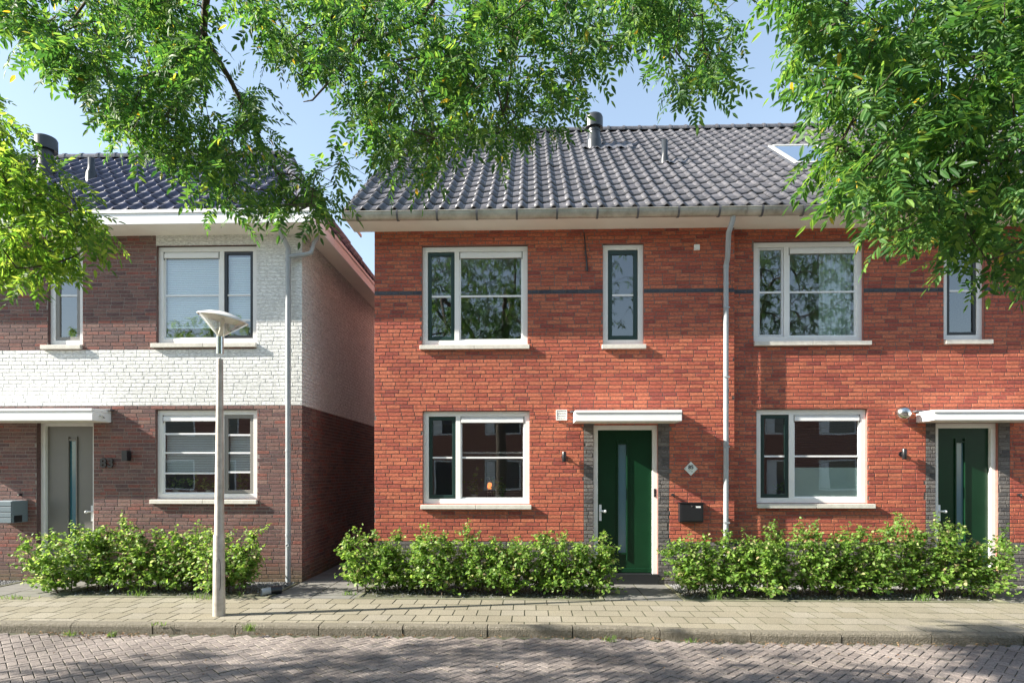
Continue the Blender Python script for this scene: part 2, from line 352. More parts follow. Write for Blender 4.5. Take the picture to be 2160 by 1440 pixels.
# ------------------------------------------------------------------ window / door builders
def window(house, r, Y, lights, sill=True, sillx=(.03, .03), rec=.055, b=.085, split=None):
    """r = x0,x1,z0,z1 of the opening. lights = list of dicts left to right with width fraction, sash, bars, screen"""
    x0, x1, z0, z1 = r; y = Y + rec; yb = y + .07; mw = .078
    fr = MB(); fr.box(x0, x1, y, yb, z0, z0 + b).box(x0, x1, y, yb, z1 - b, z1).box(x0, x0 + b, y, yb, z0 + b, z1 - b).box(x1 - b, x1, y, yb, z0 + b, z1 - b)
    xa = x0 + b; W = x1 - x0 - 2 * b - mw * (len(lights) - 1); segs = []
    for i, L in enumerate(lights):
        xb = xa + W * L['w']; segs.append((xa, xb, L))
        if i < len(lights) - 1: fr.box(xb, xb + mw, y, yb, z0 + b, z1 - b)
        xa = xb + mw
    # thin black strip in place of the shaded gap above the frame
    win = fr.build('window', 'cream' if not lights[0].get('fm') else lights[0]['fm'], house, bevel=.004)
    MB().box(x0 + .003, x1 - .003, y - .012, y + .02, z1 - .009, z1 - .001).build('lintel_gap_shade', 'black', win)
    for (xa, xb, L) in segs:
        za, zb = z0 + b, z1 - b; s = L.get('sash')
        if s:
            t = L.get('sw', .062); ys = y + .012
            MB().box(xa + .004, xb - .004, ys, ys + .05, za + .004, za + t).box(xa + .004, xb - .004, ys, ys + .05, zb - t, zb - .004).box(xa + .004, xa + t, ys, ys + .05, za + t, zb - t).box(xb - t, xb - .004, ys, ys + .05, za + t, zb - t).build('sash', s, win, bevel=.004)
            pa, pb, pc, pd = xa + t, xb - t, za + t, zb - t; yp = ys + .022
        else:
            t = .022; ys = y + .02
            MB().box(xa, xb, ys, ys + .03, za, za + t).box(xa, xb, ys, ys + .03, zb - t, zb).box(xa, xa + t, ys, ys + .03, za + t, zb - t).box(xb - t, xb, ys, ys + .03, za + t, zb - t).build('glazing_bead', L.get('bead', 'white'), win)
            pa, pb, pc, pd = xa + t, xb - t, za + t, zb - t; yp = ys + .012
        MB().box(pa, pb, yp, yp + .008, pc, pd).build('pane', 'glass', win)
        for q in L.get('bars', [.5]):
            zq = pc + (pd - pc) * q
            MB().box(pa, pb, yp - .014, yp - .002, zq - .014, zq + .014).build('glazing_bar', 'white', win)
        if L.get('screen'):
            MB().box(pa - .01, pb + .01, y - .008, y + .018, zb - .105, zb - .028).box(pa - .022, pa - .011, y, y + .014, zb - .13, zb - .002, 1).box(pb + .011, pb + .022, y, y + .014, zb - .13, zb - .002, 1).build('screen_cassette', ['white', 'black'], win, bevel=.006)
        bl = L.get('blind')
        if bl:
            q0, q1, pitch, mt, th, tilt = bl; mbl = MB(); zt = pc + (pd - pc) * q1; zl = pc + (pd - pc) * q0
            n = int((zt - zl) / pitch)
            for k in range(n + 1):
                z = zt - k * pitch; dz = th * tilt; dy = th * (1 - tilt)
                v = [(pa, yp + .045, z - dz / 2), (pb, yp + .045, z - dz / 2), (pb, yp + .045 + dy + .002, z + dz / 2), (pa, yp + .045 + dy + .002, z + dz / 2)]
                v += [(a_, b_ + .0015, c_ - .0015) for a_, b_, c_ in v]
                mbl.add(v, [(0, 1, 2, 3), (7, 6, 5, 4), (0, 4, 5, 1), (3, 2, 6, 7)])
            mbl.box(pa, pb, yp + .04, yp + .07, zl - .02, zl).box(pa, pb, yp + .04, yp + .07, zt, zt + .03); mbl.build('blind', mt, win)
        if L.get('film'):
            q0, q1 = L['film']; MB().box(pa, pb, yp + .012, yp + .014, pc + (pd - pc) * q0, pc + (pd - pc) * q1).build('frosted_film', 'frost', win)
    if sill:
        a, c = x0 - sillx[0], x1 + sillx[1]; m = (a + c) / 2; sb = MB()
        if x1 - x0 > 1.2: sb.box(a, m - .002, Y - .055, y + .02, z0 - .078, z0 - .010).box(m + .002, c, Y - .055, y + .02, z0 - .078, z0 - .010)
        else: sb.box(a, c, Y - .055, y + .02, z0 - .078, z0 - .010)
        sb.build('sill', 'sill', win, bevel=.005)
    return win
def door(house, r, Y, colour, glass, frame_l, frame_r, handle_side, rec=.11, gx=(.38, .53), lockbox=False, canvas=None):
    x0, x1, z0, z1 = r; y = Y + rec - .055; yb = y + .09; t = .075
    f = MB(); f.box(x0, x0 + t, y, yb, z0, z1 - t).box(x1 - t, x1, y, yb, z0, z1 - t).box(x0, x1, y, yb, z1 - t, z1)
    fr = f.build('door_frame', 'cream', house, bevel=.004)
    xa, xb, za, zb = x0 + t, x1 - t, z0 + .035, z1 - t
    yd = Y + rec
    w_ = xb - xa; ga, gb = xa + w_ * gx[0], xa + w_ * gx[1]; gz0, gz1 = za + (zb - za) * .14, za + (zb - za) * .90
    d = MB(); d.box(xa, ga, yd, yd + .05, za, zb).box(gb, xb, yd, yd + .05, za, zb).box(ga, gb, yd, yd + .05, za, gz0).box(ga, gb, yd, yd + .05, gz1, zb)
    do = d.build('door', colour, house)
    MB().box(ga, gb, yd + .015, yd + .025, gz0, gz1).build('door_glass', glass, do)
    tr = MB(); e = .022
    tr.box(ga - e, ga, yd - .022, yd - .002, gz0 - .12, gz1 + .07).box(gb, gb + e, yd - .022, yd - .002, gz0 - .12, gz1 + .07)
    tr.box(ga, gb, yd - .018, yd - .002, gz0 - .03, gz0).box(ga, gb, yd - .018, yd - .002, gz1, gz1 + .035)
    tr.build('glass_surround', colour, do, bevel=.003)
    hx = xa + .045 if handle_side < 0 else xb - .045; hz = z0 + 1.02; h = MB()
    h.box(hx - .02, hx + .02, yd - .012, yd - .001, hz - .14, hz + .12); h.tube([(hx, yd - .012, hz + .02), (hx, yd - .05, hz + .02)], .011)
    kx = hx - handle_side * .07
    h.tube([(hx, yd - .045, hz + .02), (kx, yd - .05, hz + .015)], [.012, .022]); h.lathe([(0.001, .028), (.02, .02), (.028, 0), (.02, -.02), (.001, -.028)], (kx, yd - .05, hz + .015), 12)
    h.build('handle', 'white', do)
    MB().box(x0 + t, x1 - t, yd - .012, yd - .001, z0 + .04, z0 + .11).build('weather_bar', colour, do, bevel=.004)
    MB().box(x0 - .0, x1 + .0, Y - .02, yb + .02, z0 - .16, z0 + .03).build('threshold', 'black_sash', house)
    if lockbox:
        MB().box(x1 - .055, x1 - .02, y - .014, y - .001, z0 + 1.27, z0 + 1.40).tube([(x1 - .037, y - .02, z0 + 1.315), (x1 - .037, y - .014, z0 + 1.315)], .008, 10, 1).build('bell_push', ['black', 'steel'], fr, bevel=.003)
    return fr
def canopy(house, x0, x1, Y, z0, z1, dep=.42, hook=False):
    c = MB(); poly_top = z1; h = z1 - z0
    c.box(x0, x1, Y - dep, Y - .001, z0, z1 - .045); c.box(x0 - .0, x1 + .0, Y - dep - .012, Y - .001, z1 - .043, z1)
    o = c.build('canopy', 'white', house, bevel=.006)
    MB().box(x0 - .05, x1 + .05, Y - .09, Y - .001, z1 + .002, z1 + .03).build('canopy_flashing', 'lead', o, bevel=.003)
    MB().box(x0 + .02, x1 - .02, Y - dep + .02, Y - .02, z0 - .006, z0 - .0005).build('canopy_underside', 'soffit', o)
    return o
# ------------------------------------------------------------------ roof tiles
TW, TE = .244, .357
def roof_tiles(mb, P0, A, U, N, ncol, nrow, xmin=None, xmax=None, seed=3, m=0):
    """P0 lower-left eave corner; A along eave; U up slope; N outward. xmin/xmax: functions of s (slope distance) giving clip along A"""
    K = 10; prof_t = np.linspace(0, 1, K + 1)
    def hgt(t):
        d = np.abs(((t - .22 + .5) % 1) - .5) / .25
        return .046 * np.where(d < 1, np.cos(d * math.pi / 2) ** 1.4, 0) + .006 * np.cos(2 * math.pi * t)
    ru = np.random.default_rng(seed); P0, A, U, N = [np.array(q, float) for q in (P0, A, U, N)]
    for r in range(nrow):
        for c in range(ncol):
            s0 = r * TE; s1 = s0 + TE + .04
            a = (c + prof_t) * TW; h = hgt(prof_t)
            lo = xmin(s0 + TE / 2) if xmin else -1e9; hi = xmax(s0 + TE / 2) if xmax else 1e9
            if a[-1] < lo + .02 or a[0] > hi - .02: continue
            a = np.clip(a, lo, hi); jz = ru.normal(0, .0018); js = ru.normal(0, .003); jr = ru.normal(0, .0015)
            L = []
            for s_, o_ in ((s0 + js, .004), (s0 + js, .026), (s1, .002)):
                L.append(P0 + a[:, None] * A + s_ * U + (h + o_ + jz + jr * prof_t)[:, None] * N)
            V = np.concatenate(L); n = K + 1
            f = [(g * n + k, g * n + k + 1, (g + 1) * n + k + 1, (g + 1) * n + k) for g in range(2) for k in range(K)]
            mb.add(V, f, m, True)
def ridge_caps(mb, a, b, r=.095, L=.36, m=0):
    a = Vector(a); b = Vector(b); d = (b - a); n = max(1, int(d.length / L)); d.normalize()
    up = Vector((0, 0, 1)); up = (up - d * up.dot(d)).normalized(); q = d.cross(up)
    st = (b - a).length / n
    for i in range(n):
        ra = []
        for t, rr in ((0, r * 1.05), (0, r * 1.18), (.05, r * 1.18), (.06, r * 1.05), (st + .03, r)):
            c = a + d * (i * st + t)
            ra += [c + (q * math.cos(x) * 1.15 + up * math.sin(x)) * rr for x in np.linspace(-.25, math.pi + .25, 11)]
        f = [(g * 11 + k, g * 11 + k + 1, (g + 1) * 11 + k + 1, (g + 1) * 11 + k) for g in range(4) for k in range(10)]
        mb.add(ra, f, m, False)
# ------------------------------------------------------------------ RED TERRACE
PITCH = R(39); EZ = 5.80; EY = -.52; RL = 18 * TE; RY = EY + RL * math.cos(PITCH); RZ = EZ + RL * math.sin(PITCH)
UP = (0, math.cos(PITCH), math.sin(PITCH)); NN = (0, -math.sin(PITCH), math.cos(PITCH))
SOFZ = 5.705
def roof_pt(x, y, off=0):   # point on the red roof plane
    s = (y - EY) / math.cos(PITCH); return Vector((x, EY, EZ)) + Vector(UP) * s + Vector(NN) * off
def shell(mb, x0, x1, yb, top, Y, sl_in, floor=2.85, left=True, right=True):
    "inner walls, floors and back of a house so the rooms behind the glass are real"
    mb.box(x0 + .02, x1 - .02, Y + .30, yb - .02, floor, floor + .2, sl_in); mb.box(x0 + .02, x1 - .02, Y + .16, yb - .02, top - .12, top - .02, sl_in)
    mb.box(x0 + .02, x1 - .02, Y + 3.6, Y + 3.7, .1, floor, sl_in); mb.box(x0 + .02, x1 - .02, Y + 3.6, Y + 3.7, floor + .2, top - .12, sl_in)
    mb.box(x0 + .02, x1 - .02, Y + .02, yb - .02, -.1, .08, sl_in)
def red_house(idx, x0, x1, Y, wins, dr, can, label, gable_left):
    h = thing('terraced_house', (x0, Y, 0), label, 'house', 'red brick terraced houses in one row')
    wb = MB(); band = (at(1000, 620, 0).z, at(1000, 608, 0).z) if idx == 0 else (at(1000, 620, 0).z, at(1000, 608, 0).z)
    r0 = math.floor(band[0] / CH); band = (r0 * CH, (r0 + 1.0) * CH + .001); pl = round(.68 / CH) * CH
    holes = list(wins) + [dr]
    pl_l = (dr[0] - .155, dr[0]); pl_r = (dr[1], dr[1] + .18)
    def fn(u, z):
        if z < pl: return 2
        if (pl_l[0] < u < pl_l[1] or pl_r[0] < u < pl_r[1]) and z < can[2] + .02: return 2
        if band[0] < z < band[1]: return 3
        return 1
    zn = Zone(fn, [pl_l[0], pl_l[1], pl_r[0], pl_r[1]], [pl, band[0], band[1], can[2] + .02], {1: 0, 2: 6, 3: 6})
    brick_wall(wb, x0, x1, -.12, SOFZ + .02, holes, zn, front3d(Y), core=0, seed=11 + idx)
    reveals(wb, holes, Y, .18, 4)
    wb.quad((x0, Y + .0105, -.12), (x0, 8.7, -.12), (x0, 8.7, SOFZ), (x0, Y + .0105, SOFZ), 4); wb.quad((x1, Y + .0105, -.12), (x1, 8.7, -.12), (x1, 8.7, SOFZ), (x1, Y + .0105, SOFZ), 4)
    wb.quad((x0, 8.7, -.12), (x1, 8.7, -.12), (x1, 8.7, SOFZ), (x0, 8.7, SOFZ), 4)
    if gable_left: wb.add([(x0, EY + .45, SOFZ), (x0, 8.7, SOFZ), (x0, RY, RZ - .1)], [(0, 1, 2, 2)], 4)
    shell(wb, x0, x1, 8.7, SOFZ, Y, 5)
    wb.build('wall', ['mortar', 'red', 'dark_brick', 'band_brick', 'red_plain', 'inner', 'mortar_dark'], h)
    xl = x0 - .33 if gable_left else x0
    nc = int(round((x1 - xl) / TW)); A0 = xl if gable_left else x0
    rf = MB(); GA = XA0 - .33; sn = lambda x: round((x - GA) / TW) * TW; xr0 = sn(xl); xr1 = sn(x1); roof_tiles(rf, (GA, EY, EZ), (1, 0, 0), UP, NN, int((x1 - GA) / TW) + 2, 18, xmin=lambda s: xr0, xmax=lambda s: xr1, seed=5)
    ye = 2 * RY - EY
    rf.quad((xl, EY, EZ - .06), (x1, EY, EZ - .06), (x1, RY, RZ - .06), (xl, RY, RZ - .06)); rf.quad((x0, ye, EZ - .02), (x1, ye, EZ - .02), (x1, RY, RZ), (x0, RY, RZ))
    if gable_left:   # verge tiles and board
        for k in range(18):
            p = roof_pt(xl, EY, 0) + Vector(UP) * (k * TE); q = p + Vector(UP) * (TE + .03)
            a = Vector(NN) * .05; b = Vector(NN) * -.09
            rf.add([p + a, q + a * .6, q + b, p + b, p + a + Vector((-.03, 0, 0)), q + a * .6 + Vector((-.03, 0, 0)), q + b + Vector((-.03, 0, 0)), p + b + Vector((-.03, 0, 0))],
                   [(0, 1, 5, 4), (4, 5, 6, 7), (3, 2, 6, 7), (0, 4, 7, 3)])
    ro = rf.build('roof', 'tile_grey', h)
    rc = MB(); ridge_caps(rc, (xl, RY, RZ + .01), (x1, RY, RZ + .01)); rc.build('ridge_tiles', 'tile_grey', ro)
    # soffit box and fascia
    MB().box(xl, x1 - .001, -.40, Y + .005, SOFZ, SOFZ + .05).box(xl, x1 - .001, -.42, -.40, SOFZ - .005, EZ - .02).box(xl + .0, xl + .02, -.40, .35 if gable_left else -.38, SOFZ + .05, EZ + .0).build('soffit', 'soffit', h)
    # half round zinc gutter
    g = MB(); seg = 12; yc = -.515; zc = 5.775; rr = .082; xs = np.linspace(xl - .02, x1 - .002, 14)
    ring = [(yc - rr * math.cos(a), zc - rr * 1.35 * math.sin(a)) for a in np.linspace(0, math.pi, seg + 1)]
    V = [(x, y_, z_) for x in xs for (y_, z_) in ring]
    g.add(V, [(i * (seg + 1) + k, i * (seg + 1) + k + 1, (i + 1) * (seg + 1) + k + 1, (i + 1) * (seg + 1) + k) for i in range(len(xs) - 1) for k in range(seg)], 0, True)
    g.tube([(xs[0], yc - rr, zc), (xs[-1], yc - rr, zc)], .009, 8)
    if gable_left: g.add([(xs[0], y_, z_) for y_, z_ in ring] + [(xs[0], yc, zc)], [(k, k + 1, seg + 1, seg + 1) for k in range(seg)])
    go = g.build('gutter', 'zinc', h)
    for x in np.arange(xl + .22, x1, .61):
        b = MB(); V = []
        for dx in (-.016, .016):
            V += [(x + dx, yc - (rr + .010) * math.cos(a), zc - (rr * 1.35 + .010) * math.sin(a)) for a in np.linspace(-.15, math.pi, 13)]
        b.add(V, [(k, k + 1, 14 + k, 13 + k) for k in range(12)]); b.build('gutter_bracket', 'lead', go)
    return h
def hole_px(a, b, c, d, Y=0): return rect(a, b, c, d, Y)
YB = .08
XA0 = at(790, 900, 0).x; XA1 = at(1549, 900, 0).x; HWID = XA1 - XA0
wA = [hole_px(890, 1113, 517, 727), hole_px(1272, 1358, 513, 726), hole_px(892, 1117, 866, 1063)]
dA = hole_px(1252, 1388, 896, 1213); dA = (dA[0], dA[1], .13, dA[3])
cA = rect(1213, 1438, 865, 888, -.4)
A_ = red_house(0, XA0, XA1, 0, wA, dA, cA, 'red brick end house with dark green door, diamond number 85 and grey tiled roof', True)
wB = [hole_px(1590, 1822, 507, 719, YB), hole_px(1991, 2077, 505, 716, YB), hole_px(1596, 1830, 862, 1061, YB)]
dB = hole_px(1974, 2106, 892, 1207, YB); dB = (dB[0], dB[1], .13, dB[3])
cB = rect(1968, 2200, 864, 886, YB - .4)
XB1 = XA1 + HWID
B_ = red_house(1, XA1, XB1, YB, wB, dB, cB, 'red brick middle house with roof window, green curtain upstairs and round steel lamp', False)
off = HWID
wC = [(a + off, b + off, c, d) for a, b, c, d in wB]; dC = (dB[0] + off, dB[1] + off, dB[2], dB[3]); cC = (cB[0] + off, cB[1] + off, cB[2], cB[3])
C_ = red_house(2, XB1, XB1 + HWID, YB, wC, dC, cC, 'farthest red brick house, only its grey tiled roof showing through the leaves at right', False)
window(A_, wA[0], 0, [dict(w=.30, sash='green_sash'), dict(w=.70, screen=True)])
window(A_, wA[1], 0, [dict(w=1, sash='green_sash', sw=.07)], sillx=(.02, .03))
window(A_, wA[2], 0, [dict(w=.30, sash='green_sash'), dict(w=.70, screen=True, blind=(.0, .55, .035, 'blind_grey', .02, .1))])
window(B_, wB[0], YB, [dict(w=.28, sash='white_sash', sw=.035), dict(w=.72, screen=True)], sillx=(.0, .1))
window(B_, wB[1], YB, [dict(w=1, sash='black_sash', sw=.05)], sillx=(.0, .1))
window(B_, wB[2], YB, [dict(w=.30, sash='green_sash'), dict(w=.70, screen=True, film=(.0, .36), blind=(.36, .97, .042, 'blind_dark', .025, .3))], sillx=(.0, .1))
for q in (0, 2): window(C_, wC[q], YB, [dict(w=.3, sash='green_sash'), dict(w=.7)])
window(C_, wC[1], YB, [dict(w=1, sash='green_sash')])
door(A_, dA, 0, 'green', 'door_glass', 0, 0, -1, lockbox=True); door(B_, dB, YB, 'green', 'door_glass', 0, 0, -1); door(C_, dC, YB, 'green', 'door_glass', 0, 0, -1)
canopy(A_, cA[0], cA[1], 0, cA[2], cA[3]); canopy(B_, cB[0], cB[1], YB, cB[2], cB[3]); canopy(C_, cC[0], cC[1], YB, cC[2], cC[3])
# downpipe of the red house
def pipe_bands(mb, x, y, zs, r, m=0):
    for z in zs: mb.tube([(x, y, z - .02), (x, y, z + .02)], r + .005, 12, m)
px0 = at(1531, 700, -.07).x; pxt = at(1546, 460, -.48).x
dp = MB(); dp.tube([(pxt, -.50, 5.70), (pxt, -.47, 5.62), (pxt - .03, -.38, 5.47), (px0 + .01, -.12, 5.17), (px0, -.08, 5.08), (px0, -.08, 4.9), (px0, -.08, .45)], .04, 14)
dp2 = MB(); pipe_bands(dp, px0, -.08, (5.05, 4.78, 2.25), .04); dp.build('downpipe', 'pipe', A_)
for z in (4.4, 3.3, 2.2, 1.0): MB().box(px0 - .047, px0 + .047, -.122, -.118, z - .012, z + .012).build('pipe_clip', 'pipe', A_)
# roof terminals
def terminal(house, px, py_base, py_top, r, cap, name='roof_vent'):
    b = at(px, py_base, 0)   # find the roof plane point under this pixel
    for _ in range(40):
        y = b.y; p = roof_pt(0, y) ; bb = at(px, py_base, y); b = Vector((bb.x, y + (bb.z - p.z) * -.9 if False else y, bb.z))
        # intersect the ray with the plane
        break
    o = Vector((0, -D, H)); d = at(px, py_base, 0) - o; n = Vector(NN); t = (Vector((0, EY, EZ)) - o).dot(n) / d.dot(n); P = o + d * t
    hh = (at(px, py_top, P.y).z - P.z)
    m = MB()
    if cap:
        m.lathe([(r * 1.25, -.12), (r * 1.25, .12), (r, .26), (r, hh - .26), (r * 1.5, hh - .26), (r * 1.5, hh - .04), (r * 1.38, hh), (.001, hh)], P, 40, smooth=False)
        m.tube([(P.x, P.y, P.z + hh - .34), (P.x, P.y, P.z + hh - .30)], r * 1.08, 20)
    else:
        m.lathe([(r * 1.5, -.1), (r * 1.45, .08), (r * 1.05, .16), (r, hh), (r * .8, hh), (r * .8, hh - .08), (.001, hh - .08)], P, 20)
    o_ = m.build(name, 'vent', house)
    fl = MB(); w_ = r * 2.3; A = Vector((1, 0, 0)); U = Vector(UP); N = Vector(NN); nx = 14; ny = 6; V = []
    for j in range(ny):
        for i in range(nx):
            a = -w_ + (2.0 * w_ + r * 4) * i / (nx - 1); s = -r * 2.0 + r * 3.2 * j / (ny - 1)
            hgt = .052 + .022 * math.sin((P.x + a - XA0) / TW * 2 * math.pi + 1.3) + rng.normal(0, .005)
            V.append(P + A * a + U * s + N * hgt)
    fl.add(V, [(j * nx + i, j * nx + i + 1, (j + 1) * nx + i + 1, (j + 1) * nx + i) for j in range(ny - 1) for i in range(nx - 1)], 0, True)
    fl.build('lead_flashing', 'lead', o_); return o_
terminal(A_, 1253, 312, 246, .125, True, 'flue_terminal'); terminal(A_, 1402, 346, 296, .055, False, 'vent_pipe')
# roof window
o = Vector((0, -D, H)); n_ = Vector(NN)
def on_roof(px, py):
    d = at(px, py, 0) - o; t = (Vector((0, EY, EZ)) - o).dot(n_) / d.dot(n_); return o + d * t
a = on_roof(1675, 352); b = on_roof(1618, 315); s0 = (a.y - EY) / math.cos(PITCH); s1 = (b.y - EY) / math.cos(PITCH); x0 = (a.x + b.x) / 2; x1 = x0 + .98
def rbox(mb, xa, xb, sa, sb, na, nb, m=0):
    V = [Vector((x, EY, EZ)) + Vector(UP) * s_ + Vector(NN) * n__ for n__ in (na, nb) for (x, s_) in ((xa, sa), (xb, sa), (xb, sb), (xa, sb))]
    mb.add(V, [(0, 3, 2, 1), (4, 5, 6, 7), (0, 1, 5, 4), (1, 2, 6, 5), (2, 3, 7, 6), (3, 0, 4, 7)], m)
f = MB(); rbox(f, x0, x0 + .09, s0, s1, .0, .075); rbox(f, x1 - .09, x1, s0, s1, .0, .075); rbox(f, x0 + .09, x1 - .09, s0, s0 + .09, .0, .075); rbox(f, x0 + .09, x1 - .09, s1 - .10, s1, .0, .085)
sw = f.build('roof_window', 'grey_light', B_, bevel=.006); f = MB(); rbox(f, x0 + .09, x1 - .09, s0 + .09, s1 - .1, .06, .075); f.build('pane', 'glass', sw)
f = MB(); rbox(f, x0 + .09, x1 - .09, s0 + .09, s1 - .1, .03, .04); f.build('roller_blind', 'blind', sw)
f = MB(); rbox(f, x0 - .12, x1 + .12, s0 - .2, s0 - .002, .045, .062); rbox(f, x0 - .10, x0 - .002, s0, s1 + .1, .04, .055); rbox(f, x1 + .002, x1 + .10, s0, s1 + .1, .04, .055); f.build('lead_flashing', 'lead', sw)
# ------------------------------------------------------------------ WHITE / BROWN HOUSE on the left
LX1 = at(637, 900, 0).x; LX0 = -11.2
LSZ = H + 502 * 9.6 / F; LEZ = H + 558 * 9.15 / F; LEY = -.45; LRX = LX1 + .33
wL = [hole_px(330, 541, 517, 723), hole_px(101, 174, 514, 727), hole_px(328, 542, 863, 1052)]
dL = hole_px(77, 197, 888, 1213); dL = (dL[0], dL[1], .10, dL[3])
Lh = thing('white_brick_house', (LX0, 0, 0), 'white painted and brown brick corner house with dark blue tiled hip roof, number 83', 'house')
wb = MB(); zb0 = round(at(400, 855, 0).z / CH) * CH; zb1 = round(at(400, 736, 0).z / CH) * CH; xw = wL[0][0]
def fnL(u, z):
    if z < zb0: return 1
    if z < zb1: return 2
    if u > wL[0][1]: return 2
    if u > xw - .01 and z > wL[0][3]: return 2
    if wL[1][0] - .03 < u < wL[1][1] + .03 and z > wL[1][3]: return 2
    return 1
znL = Zone(fnL, [wL[0][1], xw - .01, wL[1][0] - .03, wL[1][1] + .03], [zb0, zb1], {1: 0, 2: 3})
brick_wall(wb, LX0, LX1, -.12, LSZ + .02, wL + [dL], znL, front3d(0), seed=31)
reveals(wb, wL + [dL], 0, .18, 1)
znS = Zone(lambda u, z: 1 if z < zb0 else 2, [], [zb0], {1: 0, 2: 3})
brick_wall(wb, .0, 6.2, -.12, LSZ + .02, [], znS, sidex3d(LX1, 1), depth=.009, seed=37)
wb.quad((LX0, 6.2, -.12), (LX1, 6.2, -.12), (LX1, 6.2, LSZ), (LX0, 6.2, LSZ), 1); wb.quad((LX0, 0.02, -.12), (LX0, 6.2, -.12), (LX0, 6.2, LSZ), (LX0, .02, LSZ), 1)
shell(wb, LX0, LX1 - .02, 6.1, LSZ, 0, 4)
wb.build('wall', ['mortar_pale', 'brown', 'white_brick', 'mortar_white', 'inner'], Lh)
window(Lh, wL[0], 0, [dict(w=.66, screen=True, blind=(.13, .96, .03, 'blind', .028, .85)), dict(w=.34, sash='black_sash', sw=.05, blind=(.2, .96, .03, 'blind', .028, .85), bars=[.5, .19])], sillx=(.07, .01))
window(Lh, wL[1], 0, [dict(w=1, sash='grey_sash', sw=.06)], sillx=(.09, .0))
window(Lh, wL[2], 0, [dict(w=.66, screen=True, bars=[.25, .52, .77], blind=(.27, .76, .028, 'blind', .024, .75)), dict(w=.34, sash='grey_sash', sw=.06, bars=[.25, .52, .77], blind=(.27, .76, .028, 'blind', .024, .75))], sillx=(.07, .01))
door(Lh, dL, 0, 'grey_door', 'door_glass_blue', 0, 0, 1, rec=.14, gx=(.46, .61))
cL = rect(-260, 197, 862, 887, -.4); co = canopy(Lh, cL[0], cL[1], 0, cL[2], cL[3])
MB().tube([(cL[1] + .004, -.28, cL[3] - .10), (cL[1] + .03, -.27, cL[3] - .10), (cL[1] + .034, -.2, cL[3] - .13), (cL[1] + .004, -.19, cL[3] - .13)], .008, 8).build('hook', 'steel', co)
# white boxed gutter wrapping the corner
g = MB(); g.box(LX0, LRX, LEY, .02, LSZ, LSZ + .03); g.box(LX1 + .013, LRX, .021, 6.7, LSZ, LSZ + .03); gs = g.build('soffit', 'soffit', Lh)
g = MB(); g.box(LX0, LRX + .02, LEY - .025, LEY, LSZ - .012, LEZ - .05); g.box(LRX, LRX + .02, LEY + .001, 6.7, LSZ - .012, LEZ - .05)
g.box(LX0, LRX + .035, LEY - .04, LEY - .026, LEZ - .075, LEZ - .02).box(LRX + .021, LRX + .035, LEY - .024, 6.7, LEZ - .075, LEZ - .02); g.build('boxed_gutter', 'white', Lh, bevel=.004)
PS = math.atan(1.45); LRL = 3.13 / math.cos(PITCH); nL = int(round(LRL / TE)); LRL = nL * TE
LRY = LEY + LRL * math.cos(PITCH); LRZ = LEZ - .03 + LRL * math.sin(PITCH); hipdx = (LRZ - LEZ) / math.tan(PS); HX = LRX - hipdx
rf = MB(); roof_tiles(rf, (LX0, LEY, LEZ - .03), (1, 0, 0), UP, NN, int((LRX - LX0) / TW) + 1, nL, xmax=lambda s: (LRX - LX0) - hipdx * s / LRL, seed=21)
LB = 2 * LRY - LEY; sl_ = math.hypot(hipdx, LRZ - LEZ + .03); nS = int(round(sl_ / TE)); 
US = (-hipdx / sl_, 0, (LRZ - LEZ + .03) / sl_); NS = (US[2], 0, -US[0])
roof_tiles(rf, (LRX, LEY, LEZ - .03), (0, 1, 0), US, NS, int((LB - LEY) / TW) + 1, nS, xmin=lambda s: (LRY - LEY) * s / sl_, xmax=lambda s: (LB - LEY) - (LRY - LEY) * s / sl_, seed=22)
e = LEZ - .08; t_ = LRZ - .06
rf.quad((LX0, LEY, e), (LRX, LEY, e), (HX, LRY, t_), (LX0, LRY, t_)); rf.add([(LRX, LEY, e), (LRX, LB, e), (HX, LRY, t_)], [(0, 1, 2, 2)]); rf.quad((LX0, LB, e), (LRX, LB, e), (HX, LRY, t_), (LX0, LRY, t_))
ro = rf.build('roof', 'tile_blue', Lh)
rc = MB(); ridge_caps(rc, (LX0, LRY, LRZ + .02), (HX, LRY, LRZ + .02)); ridge_caps(rc, (LRX - .03, LEY + .03, LEZ + .01), (HX, LRY, LRZ + .03), r=.105, L=.3); rc.build('ridge_tiles', 'tile_grey', ro)
def termL(px, pb, pt, r, cap, name):
    d = at(px, pb, 0) - o; t = (Vector((0, LEY, LEZ)) - o).dot(n_) / d.dot(n_); P = o + d * t; hh = at(px, pt, P.y).z - P.z; m = MB()
    if cap: m.lathe([(r * 1.2, -.12), (r * 1.2, .1), (r, .2), (r, hh - .24), (r * 1.5, hh - .24), (r * 1.5, hh - .03), (r * 1.38, hh), (.001, hh)], P, 40, smooth=False)
    else: m.lathe([(r * 1.7, -.1), (r * 1.6, .1), (r * 1.05, .18), (r, hh), (r * .8, hh), (.001, hh - .05)], P, 18)
    m.build(name, 'vent', Lh)
termL(97, 372, 292, .125, True, 'flue_terminal'); termL(193, 378, 334, .055, False, 'vent_pipe')
